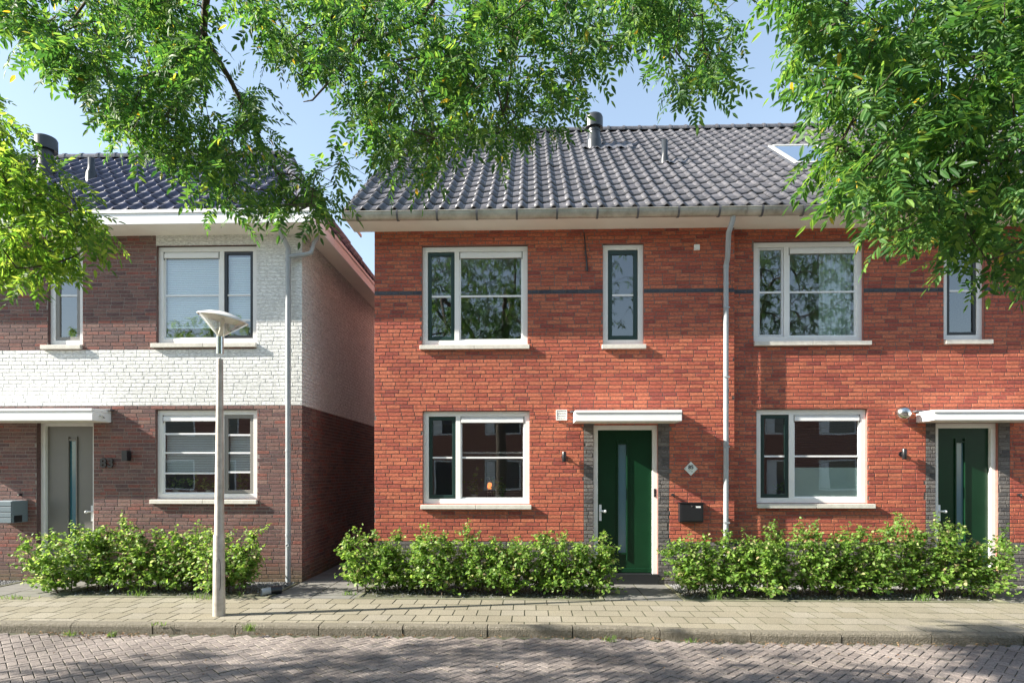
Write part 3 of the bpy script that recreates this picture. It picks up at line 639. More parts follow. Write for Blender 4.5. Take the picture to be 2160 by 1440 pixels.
# downpipe with side branch
dx = at(608, 700, -.09).x; zb = at(608, 541, -.09).z
d1 = MB().tube([(dx - .07, -.3, LSZ + .02), (dx - .05, -.2, LSZ - .12), (dx, -.10, zb + .14), (dx, -.09, zb + .08), (dx, -.09, .02)], .042, 14)
pipe_bands(d1, dx, -.09, (zb + .06, zb - .06, zb - .24, 2.15, .78), .042); d1.lathe([(.03, 0), (.03, .012), (.016, .014), (.016, .004), (.001, .002)], (dx + .005, -.128, .62), 12, 0, Matrix.Rotation(R(90), 4, 'X'))
do_ = d1.build('downpipe', 'pipe', Lh)
MB().tube([(dx + .03, -.09, zb), (dx + .28, -.09, zb + .03), (dx + .37, -.075, zb + .06), (LX1 + .20, .0, zb + .25), (LX1 + .23, .05, zb + .33), (LX1 + .23, .06, LSZ + .02)], .036, 12).tube([(dx + .08, -.09, zb + .006), (dx + .12, -.09, zb + .01)], .042, 12).build('branch_pipe', 'pipe', Lh)
# ------------------------------------------------------------------ fittings on the facades (each a thing)
def boxthing(name, parts, loc, label, cat, group=None):
    t = thing(name, loc, label, cat, group); [p(t) for p in parts]; return t
def updown_lamp(px, py, Y, label, bracket):
    c = at(px, py, Y - .09); t = thing('wall_lamp', (c.x, Y, c.z), label, 'lamp', 'cylindrical wall lamps beside the doors')
    MB().lathe([(.001, .085), (.03, .085), (.034, .08), (.034, -.08), (.03, -.085), (.001, -.085)], (c.x, Y - .085, c.z), 20).build('lamp_body', 'black', t)
    MB().tube([(c.x, Y - .06, c.z), (c.x, Y - .0, c.z)], .014, 10).tube([(c.x, Y - .022, c.z), (c.x, Y - .003, c.z)], .042, 16).build('bracket', 'black', t)
    return t
updown_lamp(1190, 963, 0, 'small black up and down wall lamp left of the number 85 green door', 0)
updown_lamp(1908, 957, YB, 'black wall lamp below the round steel lamp, left of the right-hand green door', 0)
lz = at(268, 961, -.05); t = thing('wall_lamp', (lz.x, 0, lz.z), 'square black wall lamp to the right of the number 83', 'lamp')
MB().box(lz.x - .045, lz.x + .045, -.12, -.02, lz.z - .085, lz.z + .085).build('lamp_body', 'black', t, bevel=.004); MB().box(lz.x - .035, lz.x + .035, -.02, 0, lz.z - .05, lz.z + .05).build('bracket', 'black', t)
# warm bulb light under/over lamp 85
# round steel eyeball lamp
c = at(1905, 871, YB - .1); t = thing('eyeball_lamp', (c.x, YB, c.z), 'round polished steel lamp on the wall left of the right-hand door canopy', 'lamp')
prof = [(.115 * math.sin(x), -.115 * math.cos(x)) for x in np.linspace(.55, math.pi - .01, 16)]
MB().lathe(prof, (c.x, YB - .10, c.z), 28, 0, (Matrix.Rotation(R(52), 4, 'X') @ Matrix.Rotation(R(0), 4, 'Z'))).build('lamp_shell', 'steel', t)
MB().lathe([(.001, -.05), (.058, -.09), (.062, -.098)], (c.x, YB - .10, c.z), 24, 0, Matrix.Rotation(R(52), 4, 'X')).build('reflector', 'grey_sash', t)
MB().tube([(c.x, YB - .03, c.z - .02), (c.x, YB, c.z - .02)], .05, 16).build('bracket', 'steel', t)
# diamond number plate
c = at(1457, 988, 0); t = thing('number_plate', (c.x, 0, c.z), 'white diamond house number plate 85 on red brick above the black letterbox', 'sign'); q = .108
MB().prism([(c.x - q, c.z), (c.x, c.z - q * 1.05), (c.x + q, c.z), (c.x, c.z + q * 1.05)], -.012, -.004).build('plate', 'plate', t)
text_part('85', .085, (c.x, -.0135, c.z + .022), 'black', t, .001, bold=.002)
MB().box(c.x - .045, c.x - .012, -.0135, -.0125, c.z - .032, c.z - .028).box(c.x - .008, c.x + .008, -.0135, -.0125, c.z - .032, c.z - .028).tube([(c.x + .004, -.013, c.z - .05), (c.x + .02, -.013, c.z - .044), (c.x + .03, -.013, c.z - .05)], .003, 6).build('small_print', 'black', t)
for s_ in (-1, 1): MB().lathe([(.001, .003), (.005, .002), (.005, 0)], (c.x + s_ * .085, -.013, c.z), 8, 0, Matrix.Rotation(R(90), 4, 'X')).build('screw', 'black', t)
# house number 83
c = at(227, 977, -.01); t = thing('house_number', (c.x, 0, c.z), 'black metal digits 83 mounted on brown brick right of the grey door', 'sign')
for i, ch in enumerate('83'): text_part(ch, .21, (c.x + (i - .5) * .122, -.03, c.z), 'black', t, .008, 'digit', bold=.008)
for i in (-1, 1): MB().tube([(c.x + i * .056, -.024, c.z), (c.x + i * .056, .0, c.z)], .005, 6).build('pin', 'black', t)
# letterbox black
x0, x1, z0, z1 = rect(1434, 1484, 1061, 1101, -.12); t = thing('letterbox', (x0, 0, z0), 'black wall letterbox with name tag below the diamond number plate', 'letterbox')
MB().box(x0, x1, -.12, -.002, z0, z1).build('box', 'black', t, bevel=.006); MB().box(x0 - .012, x1 + .012, -.135, -.002, z1 + .001, z1 + .012).build('lid', 'black', t)
MB().box(x0 + .03, x1 - .02, -.126, -.121, z0 + .02, z1 - .015).build('flap', 'black', t, bevel=.003); MB().box(x1 - .12, x1 - .045, -.129, -.1265, z1 - .07, z1 - .045).build('name_tag', 'white', t); MB().tube([((x0 + x1) / 2, -.132, z1 - .045), ((x0 + x1) / 2, -.1265, z1 - .045)], .011, 12).build('lock', 'steel', t)
# letterbox left grey
p = at(40, 1060, -.33); x1 = at(26, 1060, -.3).x; z1 = at(20, 1056, -.3).z; z0 = at(20, 1103, -.3).z; x0 = x1 - .40
t = thing('letterbox', (x0, 0, z0), 'blue-grey slatted letterbox at the left edge beside the grey door', 'letterbox')
MB().box(x0, x1, -.30, -.003, z0, z1).build('box', 'bluegrey', t, bevel=.008)
for k in range(4):
    hz = (z1 - z0) / 4; MB().box(x0 + .01, x1 - .006, -.318, -.302, z0 + k * hz + .006, z0 + (k + 1) * hz - .006).build('slat', 'bluegrey', t, bevel=.004)
MB().box(x1 + .0005, x1 + .003, -.27, -.12, z0 + .01, z0 + .12).build('slot', 'black', t)
# bells
for (px, Y, lab) in ((1418, 0, 'tiny black bell button right of the number 85 door'), (2148, YB, 'tiny black bell button at the right edge of the photo'), (44, 0, 'tiny black bell button above the grey letterbox')):
    c = at(px, 1043, Y); t = thing('bell_button', (c.x, Y, c.z), lab, 'doorbell', 'round door bells')
    MB().tube([(c.x, Y - .05, c.z), (c.x, Y, c.z)], .022, 14).build('housing', 'black', t); MB().tube([(c.x, Y - .055, c.z), (c.x, Y - .0505, c.z)], .010, 10).build('button', 'steel', t)
# vent grille
x0, x1, z0, z1 = rect(1173, 1196, 864, 886, -.03); t = thing('vent_grille', (x0, 0, z0), 'small white louvred vent grille left of the number 85 canopy', 'vent')
MB().box(x0, x1, -.035, -.002, z0, z0 + .012).box(x0, x1, -.035, -.002, z1 - .012, z1).box(x0, x0 + .012, -.035, -.002, z0 + .012, z1 - .012).box(x1 - .012, x1, -.035, -.002, z0 + .012, z1 - .012).box(x0 + .012, x1 - .012, -.008, -.002, z0 + .012, z1 - .012).build('frame', 'cream', t)
for k in range(5):
    z = z0 + .025 + k * (z1 - z0 - .035) / 5; MB().add([(x0 + .012, -.034, z), (x1 - .012, -.034, z), (x1 - .012, -.012, z + .022), (x0 + .012, -.012, z + .022), (x0 + .012, -.031, z - .002), (x1 - .012, -.031, z - .002), (x1 - .012, -.010, z + .019), (x0 + .012, -.010, z + .019)], [(0, 1, 2, 3), (7, 6, 5, 4), (0, 4, 5, 1)]).build('louvre', 'cream', t)
# sensor box, and a thin black line down the wall
x0, x1, z0, z1 = rect(1463, 1475, 517, 529, 0); tag(MB().box(x0, x1, -.04, -.004, z0, z1).build('sensor_box', 'cream', None, (x0, 0, z0), bevel=.008), 'small square cream sensor box high on the red wall left of the downpipe', 'sensor')
c0 = at(1232, 490, -.02); c1 = at(1239, 572, -.02); tag(MB().tube([c0, c0.lerp(c1, .5), c1], [.009, .012, .017], 8).build('dark_line', 'black', None, tuple(c0)), 'thin black line down the red wall from the soffit between the two upper windows', 'dark_line')  # thin black line on the wall, widening towards its lower end
# curtain behind the upstairs window of the middle house
xa = at(1732, 600, YB + .2).x; xb = at(1800, 600, YB + .2).x; cz0 = wB[0][2] + .05; cz1 = wB[0][3] - .1
cu = MB(); n = 70; xs = np.linspace(xa, xb, n); ph = np.cumsum(rng.uniform(.35, .75, n)); ys = YB + .26 + .035 * np.sin(ph)
V = [(x, y_, z) for z in (cz0, cz1) for x, y_ in zip(xs, ys)] + [(x, y_ + .004, z) for z in (cz0, cz1) for x, y_ in zip(xs, ys)]
cu.add(V, [(i, i + 1, n + i + 1, n + i) for i in range(n - 1)] + [(2 * n + i, 2 * n + i + 1, 3 * n + i + 1, 3 * n + i) for i in range(n - 1)], 0, True); tag(cu.build('curtain', 'curtain', None, (xa, YB + .26, cz0)), 'pleated grey-green curtain behind the upper window of the middle red house', 'curtain')
def sill_plant(x, Y, z, label, h=.3, seed=1, wide=.12, blooms=False):
    ru = np.random.default_rng(seed); t = thing('potted_plant', (x, Y, z), label, 'plant', 'plants standing inside the windows')
    MB().lathe([(.001, 0), (.045, 0), (.06, .09), (.055, .09), (.001, .08)], (x, Y, z), 16).build('pot', 'sill' if seed % 2 else 'grey_sash', t)
    n = 60; P = np.column_stack([x + ru.normal(0, wide * .5, n), Y + ru.normal(0, wide * .3, n), z + .09 + np.abs(ru.normal(h * .4, h * .3, n))])
    MB().inst(BL_V, BL_F, quat_mats(ru.uniform(0, 6.28, n), ru.normal(-.3, .5, n), ru.normal(0, .5, n), ru.uniform(.05, .09, n)), P, 0, True).build('foliage', 'hedge_leaf', t)
    st = MB(); [st.tube([(x, Y, z + .08), tuple(p)], [.003, .0015], 4, cap=False) for p in P[::6]]; st.build('stems', 'twig', t)
# ------------------------------------------------------------------ GROUND
def sheet(name, x0, x1, y0, y1, z, m): return struct(MB().quad((x0, y0, z), (x1, y0, z), (x1, y1, z), (x0, y1, z)).build(name, m))
struct(MB().quad((-400, -400, -.13), (400, -400, -.13), (400, 400, -.13), (-400, 400, -.13)).build('ground', 'ground'))
def kerb_y(x):    # front face of the kerb; it bulges into the road on the right
    s = min(1, max(0, (x - .6) / 2.2)); s = s * s * (3 - 2 * s); return -2.68 - .17 * s - .02 * x * (0 if x < 0 else 0)
# sidewalk tiles: real slabs 0.3 x 0.3 in half bond
base = MB(); xs = np.arange(-20, 20.01, .5)
V = [(x, kerb_y(x) + .05, -.006) for x in xs] + [(x, 9, -.006) for x in xs]; n = len(xs)
base.add(V, [(i, i + 1, n + i + 1, n + i) for i in range(n - 1)]); struct(base.build('sidewalk_bed', 'joint'))
EDY = -1.22
def slabs(mb, x0, x1, y0, y1, sx, sy, z, gap=.011, half=True, clip=None, th=.03, jit=.0008, seed=1):
    ru = np.random.default_rng(seed); r = 0; y = y1
    while y > y0 - sy:
        x = x0 - (sx / 2 if (r % 2 and half) else 0)
        while x < x1:
            a, b, c, d = x + gap / 2, x + sx - gap / 2, y - sy + gap / 2, y - gap / 2
            a = max(a, x0); b = min(b, x1); cc = max(c, y0)
            if clip: cc = max(cc, clip((a + b) / 2))
            if b - a > .03 and d - cc > .03:
                j = ru.normal(0, jit, 4); q = .002
                T = np.array([(a + q, cc + q, z + j[0]), (b - q, cc + q, z + j[1]), (b - q, d - q, z + j[2]), (a + q, d - q, z + j[3])])
                Bm = np.array([(a, cc, z - .002 + j[0]), (b, cc, z - .002 + j[1]), (b, d, z - .002 + j[2]), (a, d, z - .002 + j[3])]); B2 = Bm - (0, 0, th)
                mb.add(np.concatenate([T, Bm, B2]), [(0, 1, 2, 3)] + [(4 + k, 4 + (k + 1) % 4, (k + 1) % 4, k) for k in range(4)] + [(8 + k, 8 + (k + 1) % 4, 4 + (k + 1) % 4, 4 + k) for k in range(4)], [0] + [1] * 8)
            x += sx
        y -= sy; r += 1
sd = MB(); slabs(sd, -14, 14, -4, EDY, .303, .303, 0.0, clip=lambda x: kerb_y(x) + .135, seed=2); struct(sd.build('sidewalk', ['walk_tile', 'joint']))
# kerb stones
kb = MB(); x = -14.35
while x < 14:
    xe = x + .99; a, b = x + .006, xe - .006; n = 5; P = []
    j = rng.normal(0, .002)
    for k in range(n + 1):
        xx = a + (b - a) * k / n; yf = kerb_y(xx) + j
        P.append([(xx, yf, -.16), (xx, yf - .004, -.03), (xx, yf + .006, -.008), (xx, yf + .03, .004), (xx, yf + .125, .004), (xx, yf + .125, -.1)])
    V = [p for q in P for p in q]; kb.add(V, [(i * 6 + k, (i + 1) * 6 + k, (i + 1) * 6 + k + 1, i * 6 + k + 1) for i in range(n) for k in range(5)], 0, False)
    for q in (P[0], P[-1]): kb.add(q, [(0, 1, 2, 5), (2, 3, 4, 5)])
    x = xe
struct(kb.build('kerb', 'kerbm'))
# road: herringbone pavers laid at 45 degrees
RZ0 = -.105
sheet('road_bed', -40, 40, -9.2, -2.55, RZ0 - .012, 'joint')
Wd = .085; c45 = math.sqrt(.5); pv = MB(); tv = []; pos = []; kinds = []
for k in range(-130, 131):
    for m_ in range(-70, 71):
        i, jj = k + 2 * m_, k - 2 * m_
        for kind, (ox, oy, cx, cy) in enumerate(((i, jj, 1, .5), (i, jj + 1, .5, 1))):
            X = (ox + cx) * Wd; Yv = (oy + cy) * Wd
            x = (X - Yv) * c45; y = (X + Yv) * c45 - 6
            if abs(x) < 9.5 and -9.1 < y < kerb_y(x) - .05: pos.append((x, y)); kinds.append(kind)
pos = np.array(pos); kinds = np.array(kinds); q = .005; g_ = .003
for kind, (lx, ly) in enumerate(((2 * Wd, Wd), (Wd, 2 * Wd))):
    hx, hy = lx / 2 - g_, ly / 2 - g_
    T = [(-hx + q, -hy + q, 0), (hx - q, -hy + q, 0), (hx - q, hy - q, 0), (-hx + q, hy - q, 0), (-hx, -hy, -.004), (hx, -hy, -.004), (hx, hy, -.004), (-hx, hy, -.004), (-hx, -hy, -.03), (hx, -hy, -.03), (hx, hy, -.03), (-hx, hy, -.03)]
    Fc = [(0, 1, 2, 3)] + [(4 + k, 4 + (k + 1) % 4, (k + 1) % 4, k) for k in range(4)] + [(8 + k, 8 + (k + 1) % 4, 4 + (k + 1) % 4, 4 + k) for k in range(4)]
    P = pos[kinds == kind]; n = len(P); A45 = np.array([[c45, -c45, 0], [c45, c45, 0], [0, 0, 1]])
    Mx = np.repeat(A45[None], n, 0); tl = rng.normal(0, .009, (n, 2)); Mx[:, 2, 0] = tl[:, 0]; Mx[:, 2, 1] = tl[:, 1]
    Tt = np.column_stack([P, np.full(n, RZ0) + rng.normal(0, .0014, n)]); pv.inst(T, Fc, Mx, Tt, np.tile([0] * 5 + [1] * 4, n))
struct(pv.build('road', ['paver', 'joint']))
sheet('far_sidewalk', -40, 40, -19.4, -9.2, -.03, 'ground'); 
# garden beds: edging, soil, gravel
def bed(x0, x1, seed, xl_skew=0):
    struct(MB().box(x0, x1, EDY, EDY + .055, -.05, .012).box(x0, x0 + .05, EDY + .056, -.02, -.05, .012).box(x1 - .05, x1, EDY + .056, -.02, -.05, .012).build('edging_strip', 'edging', bevel=.006))
    V = []; nx = 60; ny = 10; ru = np.random.default_rng(seed)
    for j in range(ny):
        for i in range(nx):
            V.append((x0 + .051 + (x1 - x0 - .102) * i / (nx - 1), EDY + .056 + (-.0 - EDY - .06) * j / (ny - 1), -.012 + ru.normal(0, .006)))
    struct(MB().add(V, [(j * nx + i, j * nx + i + 1, (j + 1) * nx + i + 1, (j + 1) * nx + i) for j in range(ny - 1) for i in range(nx - 1)], 0, True).build('garden_soil', 'soil'))
    n = int((x1 - x0) * 1500); P = np.column_stack([ru.uniform(x0 + .06, x1 - .06, n), -.01 - np.abs(ru.normal(0, .42, n)), ru.uniform(-.008, .006, n)]); P = P[P[:, 1] > EDY + .07]; n = len(P)
    s_ = ru.uniform(.008, .017, n); th = ru.uniform(0, 6.28, n); Mx = np.zeros((n, 3, 3)); Mx[:, 0, 0] = np.cos(th) * s_; Mx[:, 0, 1] = -np.sin(th) * s_; Mx[:, 1, 0] = np.sin(th) * s_; Mx[:, 1, 1] = np.cos(th) * s_; Mx[:, 2, 2] = s_ * .8
    T = [(1, 0, -.2), (.2, .9, 0), (-.9, .3, -.1), (-.4, -.8, 0), (.1, .05, .9), (.5, -.5, .5)]
    g = MB().inst(T, [(0, 1, 4, 4), (1, 2, 4, 4), (2, 3, 4, 4), (3, 5, 4, 4), (5, 0, 4, 4), (3, 0, 5, 5)], Mx, P).build('gravel', 'gravel'); g['kind'] = 'stuff'; return g
bx = lambda px: at(px, 1262, EDY).x
BL = (at(110, 1260, EDY).x, at(570, 1262, EDY).x); BM_ = (at(748, 1262, EDY).x, dA[0] + .02); BR = (dA[1] + .10, dB[0] + .12)
bed(BL[0], LX1 - .02, 1); bed(BM_[0], BM_[1], 2); bed(BR[0], BR[1], 3); bed(-11, dL[0] - .12, 4); bed(dB[1] + .2, 14, 5)
def path(x0, x1, seed, y1=-.0, sx=.6, sy=.4):
    s_ = MB(); slabs(s_, x0, x1, EDY + .004, y1, sx, sy, .002, half=False, seed=seed); return struct(s_.build('path', ['slab', 'joint']))
path(BM_[1] + .01, BR[0] - .01, 1, -.03); path(dL[0] - .11, BL[0] - .01, 2, -.03); path(BR[1] + .01, dB[1] + .19, 4, -.03)
path(LX1 + .0, BM_[0] - .01, 3, 9.0, .58, .4)
# kerb strip beside the left wall and end-of-alley fence
# ------------------------------------------------------------------ street lamp
lb = at(462, 1297, -9); P = None
d = at(462, 1297, 0) - o; t = -H / d.z; P = o + d * t
top = at(464, 710, P.y).z; t = thing('street_lamp', (P.x, P.y, 0), 'grey metal street lamp with tilted cone head on the pavement before the white house', 'street lamp')
ps = MB().tube([(P.x, P.y, -.02), (P.x, P.y, 1.0), (P.x + .004, P.y, 1.02), (P.x + .012, P.y, top - .28)], [.074, .066, .058, .036], 24).build('post', 'galv', t)
MB().tube([(P.x + .012, P.y, top - .22), (P.x + .012, P.y, top)], .043, 20).build('collar', 'steel', t)
ang = np.linspace(0, 2 * math.pi, 25); hp = []
for a_ in ang: hp.append((P.x + .026 + .024 * math.cos(a_) * 1.0, P.y - .062 + .25 * .024 * math.cos(a_), .52 + .20 * (1 if math.sin(a_) > 0 else -1) * abs(math.sin(a_)) ** .5))
MB().tube(hp, .003, 5).build('service_hatch', 'black_sash', ps)
MB().tube([(P.x - .1, P.y, .004), (P.x + .1, P.y, .004)], .001, 4).build('base_joint', 'joint', ps)
RT = Matrix.Rotation(R(10), 4, 'Y') @ Matrix.Scale(.92, 4); hc = (P.x + .012, P.y, top)
MB().lathe([(.045, 0), (.05, .02), (.30, .235), (.305, .245)], hc, 36, 0, RT).build('bowl', 'lamp_glass', t)
MB().lathe([(.318, .238), (.322, .25), (.30, .262), (.2, .305), (.1, .33), (.001, .338)], hc, 36, 0, RT).build('cap', 'lamp_white', t)
MB().lathe([(.303, .248), (.2, .262), (.09, .25), (.001, .25)], hc, 36, 0, RT).build('reflector', 'lamp_white', t)
MB().lathe([(.001, 0), (.034, .0), (.034, .06), (.026, .09), (.026, .245)], hc, 18, 0, RT).build('lamp_tube', 'lamp_white', t)
# pipe stub lying on the gravel
c = at(560, 1252, -1.0); c = Vector((at(553, 1250, -1.02).x, -1.05, .05)); t = thing('pipe_stub', (c.x, c.y, 0), 'short grey drain pipe stub lying on the gravel near the house corner', 'pipe')
e_ = c + Vector((.13, .10, .01)); MB().tube([c, e_], .055, 20, cap=False).tube([c + Vector((.003, .002, 0)), e_], .049, 20, cap=False).build('pipe', 'pipe', t); MB().tube([e_ - Vector((.03, .02, 0)), e_ + Vector((.09, .07, 0))], [.064, .06], 20).build('socket', 'black', t)
# ------------------------------------------------------------------ hedges
def quat_mats(yaw, pitch, roll, sc):
    cy, sy = np.cos(yaw), np.sin(yaw); cp, sp = np.cos(pitch), np.sin(pitch); cr, sr = np.cos(roll), np.sin(roll); n = len(yaw); Z = np.zeros(n); O = np.ones(n)
    Rz = np.stack([cy, -sy, Z, sy, cy, Z, Z, Z, O], 1).reshape(n, 3, 3); Ry = np.stack([cp, Z, sp, Z, O, Z, -sp, Z, cp], 1).reshape(n, 3, 3); Rx = np.stack([O, Z, Z, Z, cr, -sr, Z, sr, cr], 1).reshape(n, 3, 3)
    return Rz @ Ry @ Rx * sc[:, None, None]
BL_V = [(0, 0, 0), (.3, .32, .05), (.7, .30, .06), (1, 0, -.05), (.7, -.30, .06), (.3, -.32, .05), (.5, 0, -.02)]; BL_F = [(0, 6, 2, 1), (6, 3, 2, 2), (0, 5, 4, 6), (6, 4, 3, 3)]
def hedge(x0, x1, hfun, label, seed, yc=-.78, yw=.30):
    ru = np.random.default_rng(seed); t = thing('beech_hedge', ((x0 + x1) / 2, yc, 0), label, 'hedge', 'low beech hedges in front of the houses')
    st = MB(); lv = MB(); P = []; Dr = []
    ns = int((x1 - x0) / .13)
    for i in range(ns):
        bx_ = x0 + (x1 - x0) * (i + .5) / ns + ru.normal(0, .03); by = yc + ru.normal(0, .11); hh = hfun((bx_ - x0) / (x1 - x0)) * (ru.uniform(.80, 1.06) if ru.random() < .82 else ru.uniform(1.08, 1.24))
        lean = ru.normal(0, .05, 2); edge = ((bx_ - x0) / (x1 - x0) - .5) * 2; lean[0] += .16 * edge ** 3
        pts = [Vector((bx_ + lean[0] * s_ ** 1.3 * hh * 2 + ru.normal(0, .008), by + lean[1] * s_ * hh * 2, s_ * hh)) for s_ in np.linspace(0, 1, 8)]
        st.tube(pts, list(np.linspace(.010, .002, 8)), 5, cap=False)
        for _ in range(44):
            s_ = ru.uniform(.10, .99); k = min(6, int(s_ * 7)); p = pts[k].lerp(pts[k + 1], s_ * 7 - k); a = ru.uniform(0, 6.28); L = ru.uniform(.14, .34) * (1.1 - .55 * s_)
            q = p + Vector((math.cos(a) * L, math.sin(a) * L * 1.15, L * ru.uniform(-.1, .7))); mid = p.lerp(q, .5) + Vector((0, 0, .02))
            if s_ > .85 and ru.random() < .25: q = p + Vector((ru.normal(0, .03), ru.normal(0, .03), ru.uniform(.10, .22)))
            st.tube([p, mid, q], [.0035, .0025, .0012], 4, cap=False)
            for w_ in np.linspace(.10, 1, 14): P.append(p.lerp(q, w_) + Vector(ru.normal(0, .018, 3))); Dr.append(math.atan2(q.y - p.y, q.x - p.x))
    P = np.array([tuple(p) for p in P]); n = len(P); yaw = np.array(Dr) + ru.normal(0, 1.1, n)
    tipw = np.clip(P[:, 2], 0, 1); sc = ru.uniform(.044, .076, n) * (1.05 - .3 * tipw)
    lv.inst(BL_V, BL_F, quat_mats(yaw, ru.normal(.15, .5, n), ru.normal(0, .55, n), sc), P, 0, True)
    st.build('stems', 'twig', t); lv.build('foliage', 'hedge_leaf', t)
hx = lambda px: at(px, 1230, -.78).x
zA = wA[2][2] + .06
MBt = MB().box(wA[2][0] + .1, wA[2][1] - .1, .19, .42, zA - .03, zA).build('window_board', 'white', A_); MB().box(wB[2][0] + .1, wB[2][1] - .1, YB + .19, YB + .42, wB[2][2] + .03, wB[2][2] + .06).build('window_board', 'white', B_)
MB().box(wL[2][0] + .1, wL[2][1] - .1, .19, .42, wL[2][2] + .03, wL[2][2] + .06).build('window_board', 'white', Lh); MB().box(wA[0][0] + .1, wA[0][1] - .1, .19, .42, wA[0][2] + .03, wA[0][2] + .06).build('window_board', 'white', A_)
sill_plant(at(1000, 1000, .3).x, .3, zA, 'leafy pot plant inside the lower window of number 85, left of the small lantern', .34, 1)
sill_plant(at(1052, 1000, .3).x, .3, zA, 'pot plant inside the lower window of number 85, right of the small lantern', .24, 2)
sill_plant(at(1652, 1000, YB + .3).x, YB + .3, wB[2][2] + .06, 'small pot plant behind the narrow lower pane of the middle red house', .18, 3)
for i, q in enumerate((372, 408, 442)): sill_plant(at(q, 1000, .3).x, .3, wL[2][2] + .06, ('leftmost', 'middle', 'rightmost')[i] + ' bushy plant behind the bottom panes of the lower left window', .2, 5 + i, .2)
sill_plant(at(512, 1000, .3).x, .3, wL[2][2] + .06, 'bushy plant behind the narrow bottom pane right of the lamp post', .28, 9, .1)
c = at(1033, 1000, .32); t = thing('lantern', (c.x, .32, zA), 'small glowing orange lantern inside the lower window of number 85', 'lamp')
M['glow'] = mat('lantern_glow', (.9, .35, .1), .4); gp = M['glow'].node_tree.nodes['Principled BSDF']; gp.inputs['Emission Color'].default_value = (1, .25, .05, 1); gp.inputs['Emission Strength'].default_value = .8
MB().lathe([(.001, 0), (.03, 0), (.042, .04), (.03, .10), (.001, .11)], (c.x, .32, zA + .18), 14).build('light', 'glow', t)
lm = MB().box(c.x - .055, c.x + .055, .27, .37, zA, zA + .012).box(c.x - .055, c.x + .055, .27, .37, zA + .33, zA + .342)
for sx in (-1, 1):
    for sy in (-1, 1): lm.box(c.x + sx * .05 - .005, c.x + sx * .05 + .005, .32 + sy * .045 - .005, .32 + sy * .045 + .005, zA + .012, zA + .33)
lm.tube([(c.x, .32, zA + .33), (c.x, .32, zA + .28)], .006, 6).box(c.x - .03, c.x + .03, .30, .34, zA + .012, zA + .175).build('frame', 'black', t)
hedge(hx(95), hx(535), lambda s: .80 + .05 * math.sin(9 * s) + .04 * math.cos(17 * s), 'leafy green hedge before the brown brick wall, behind the street lamp', 51)
hedge(hx(748), hx(1268), lambda s: .78 + .10 * math.exp(-((s - .38) / .06) ** 2) + .04 * math.sin(15 * s) + (.12 if s < .06 else 0), 'leafy green hedge between the alley and the number 85 door', 52)
hedge(hx(1440), hx(2100), lambda s: .66 + .25 * min(1, s * 2.2) * (1 if s < .75 else 1 - (s - .75) * .6) + .04 * math.sin(21 * s), 'longest leafy green hedge, under the window of the middle red house', 53)
# ------------------------------------------------------------------ small weeds and litter
def tuft(px, py, n=26, h=.10, zz=0.0, lab='', spread=.06):
    d = at(px, py, 0) - o; t_ = (zz - H) / d.z; p = o + d * t_; ru = np.random.default_rng(int(px * 7 + py)); mb = MB()
    for _ in range(n):
        a = ru.uniform(0, 6.28); L = h * ru.uniform(.5, 1.1); b = p + Vector((ru.normal(0, spread * .5), ru.normal(0, spread * .2), 0)); w_ = .004
        m1 = b + Vector((math.cos(a) * L * .25, math.sin(a) * L * .25, L * .6)); e = b + Vector((math.cos(a) * L * .7, math.sin(a) * L * .7, L * .85)); s_ = Vector((-math.sin(a), math.cos(a), 0)) * w_
        mb.add([b - s_, b + s_, m1 + s_ * .8, m1 - s_ * .8, e], [(0, 1, 2, 3), (3, 2, 4, 4)])
    tag(mb.build('grass_tuft', 'grass', None, (p.x, p.y, zz)), lab, 'weed', 'weeds growing in the paving joints')
tuft(528, 1330, 40, .13, -.03, 'green weed on the kerb face right of the street lamp')
tuft(330, 1318, 16, .06, 0, 'small green weed on the kerb top left of the street lamp', .1)
tuft(440, 1262, 50, .12, 0, 'grass tuft at the edging strip just left of the street lamp', .22)
tuft(290, 1257, 40, .13, 0, 'grass tuft at the foot of the left hedge', .2)
tuft(28, 1262, 60, .08, 0, 'broad grass patch at the far left of the pavement', .3)
tuft(150, 1340, 26, .08, -.1, 'weed in the gutter at the far left kerb', .1)
tuft(236, 1342, 26, .08, -.1, 'weed in the gutter near the left kerb joint', .06)
tuft(1287, 1352, 30, .08, -.1, 'weed in the gutter below the number 85 path', .08)
tuft(1458, 1354, 22, .06, -.1, 'small weed in the gutter, right of the middle', .06)
tuft(1948, 1268, 40, .13, 0, 'grass tuft at the edging strip below the right hedge', .1)
tuft(1512, 1265, 40, .16, 0, 'leafy weed at the left foot of the right hedge', .12)
tuft(1190, 1262, 20, .05, 0, 'low weed at the edging strip of the middle bed', .15)
tuft(508, 1258, 14, .12, 0, 'thin upright weed right of the lamp post', .03)
tuft(735, 1254, 40, .07, 0, 'low weed at the corner of the middle bed', .14)
ru = np.random.default_rng(99); n = 520; X = ru.uniform(-6, 6, n); Yv = np.array([kerb_y(x) for x in X]) - .02 - np.abs(ru.normal(0, .06, n)); X2 = ru.normal(-5.0, .35, 160); Y2 = np.array([kerb_y(x) for x in X2]) - .03 - np.abs(ru.normal(0, .12, 160))
X3 = ru.uniform(-5, 6, 90); X = np.concatenate([X, X2, X3]); Yv = np.concatenate([Yv, Y2, ru.uniform(-4.6, -2.95, 90)]); n = len(X); Pn = np.column_stack([X, Yv, np.full(n, RZ0 + .008) + ru.uniform(0, .012, n)])
l_ = MB().inst([(v[0], v[1] * .8, v[2] * 3) for v in BL_V], BL_F, quat_mats(ru.uniform(0, 6.28, n), ru.normal(0, .3, n), ru.normal(0, .3, n), ru.uniform(.012, .035, n)), Pn).build('leaf_litter', 'litter'); l_['kind'] = 'stuff'
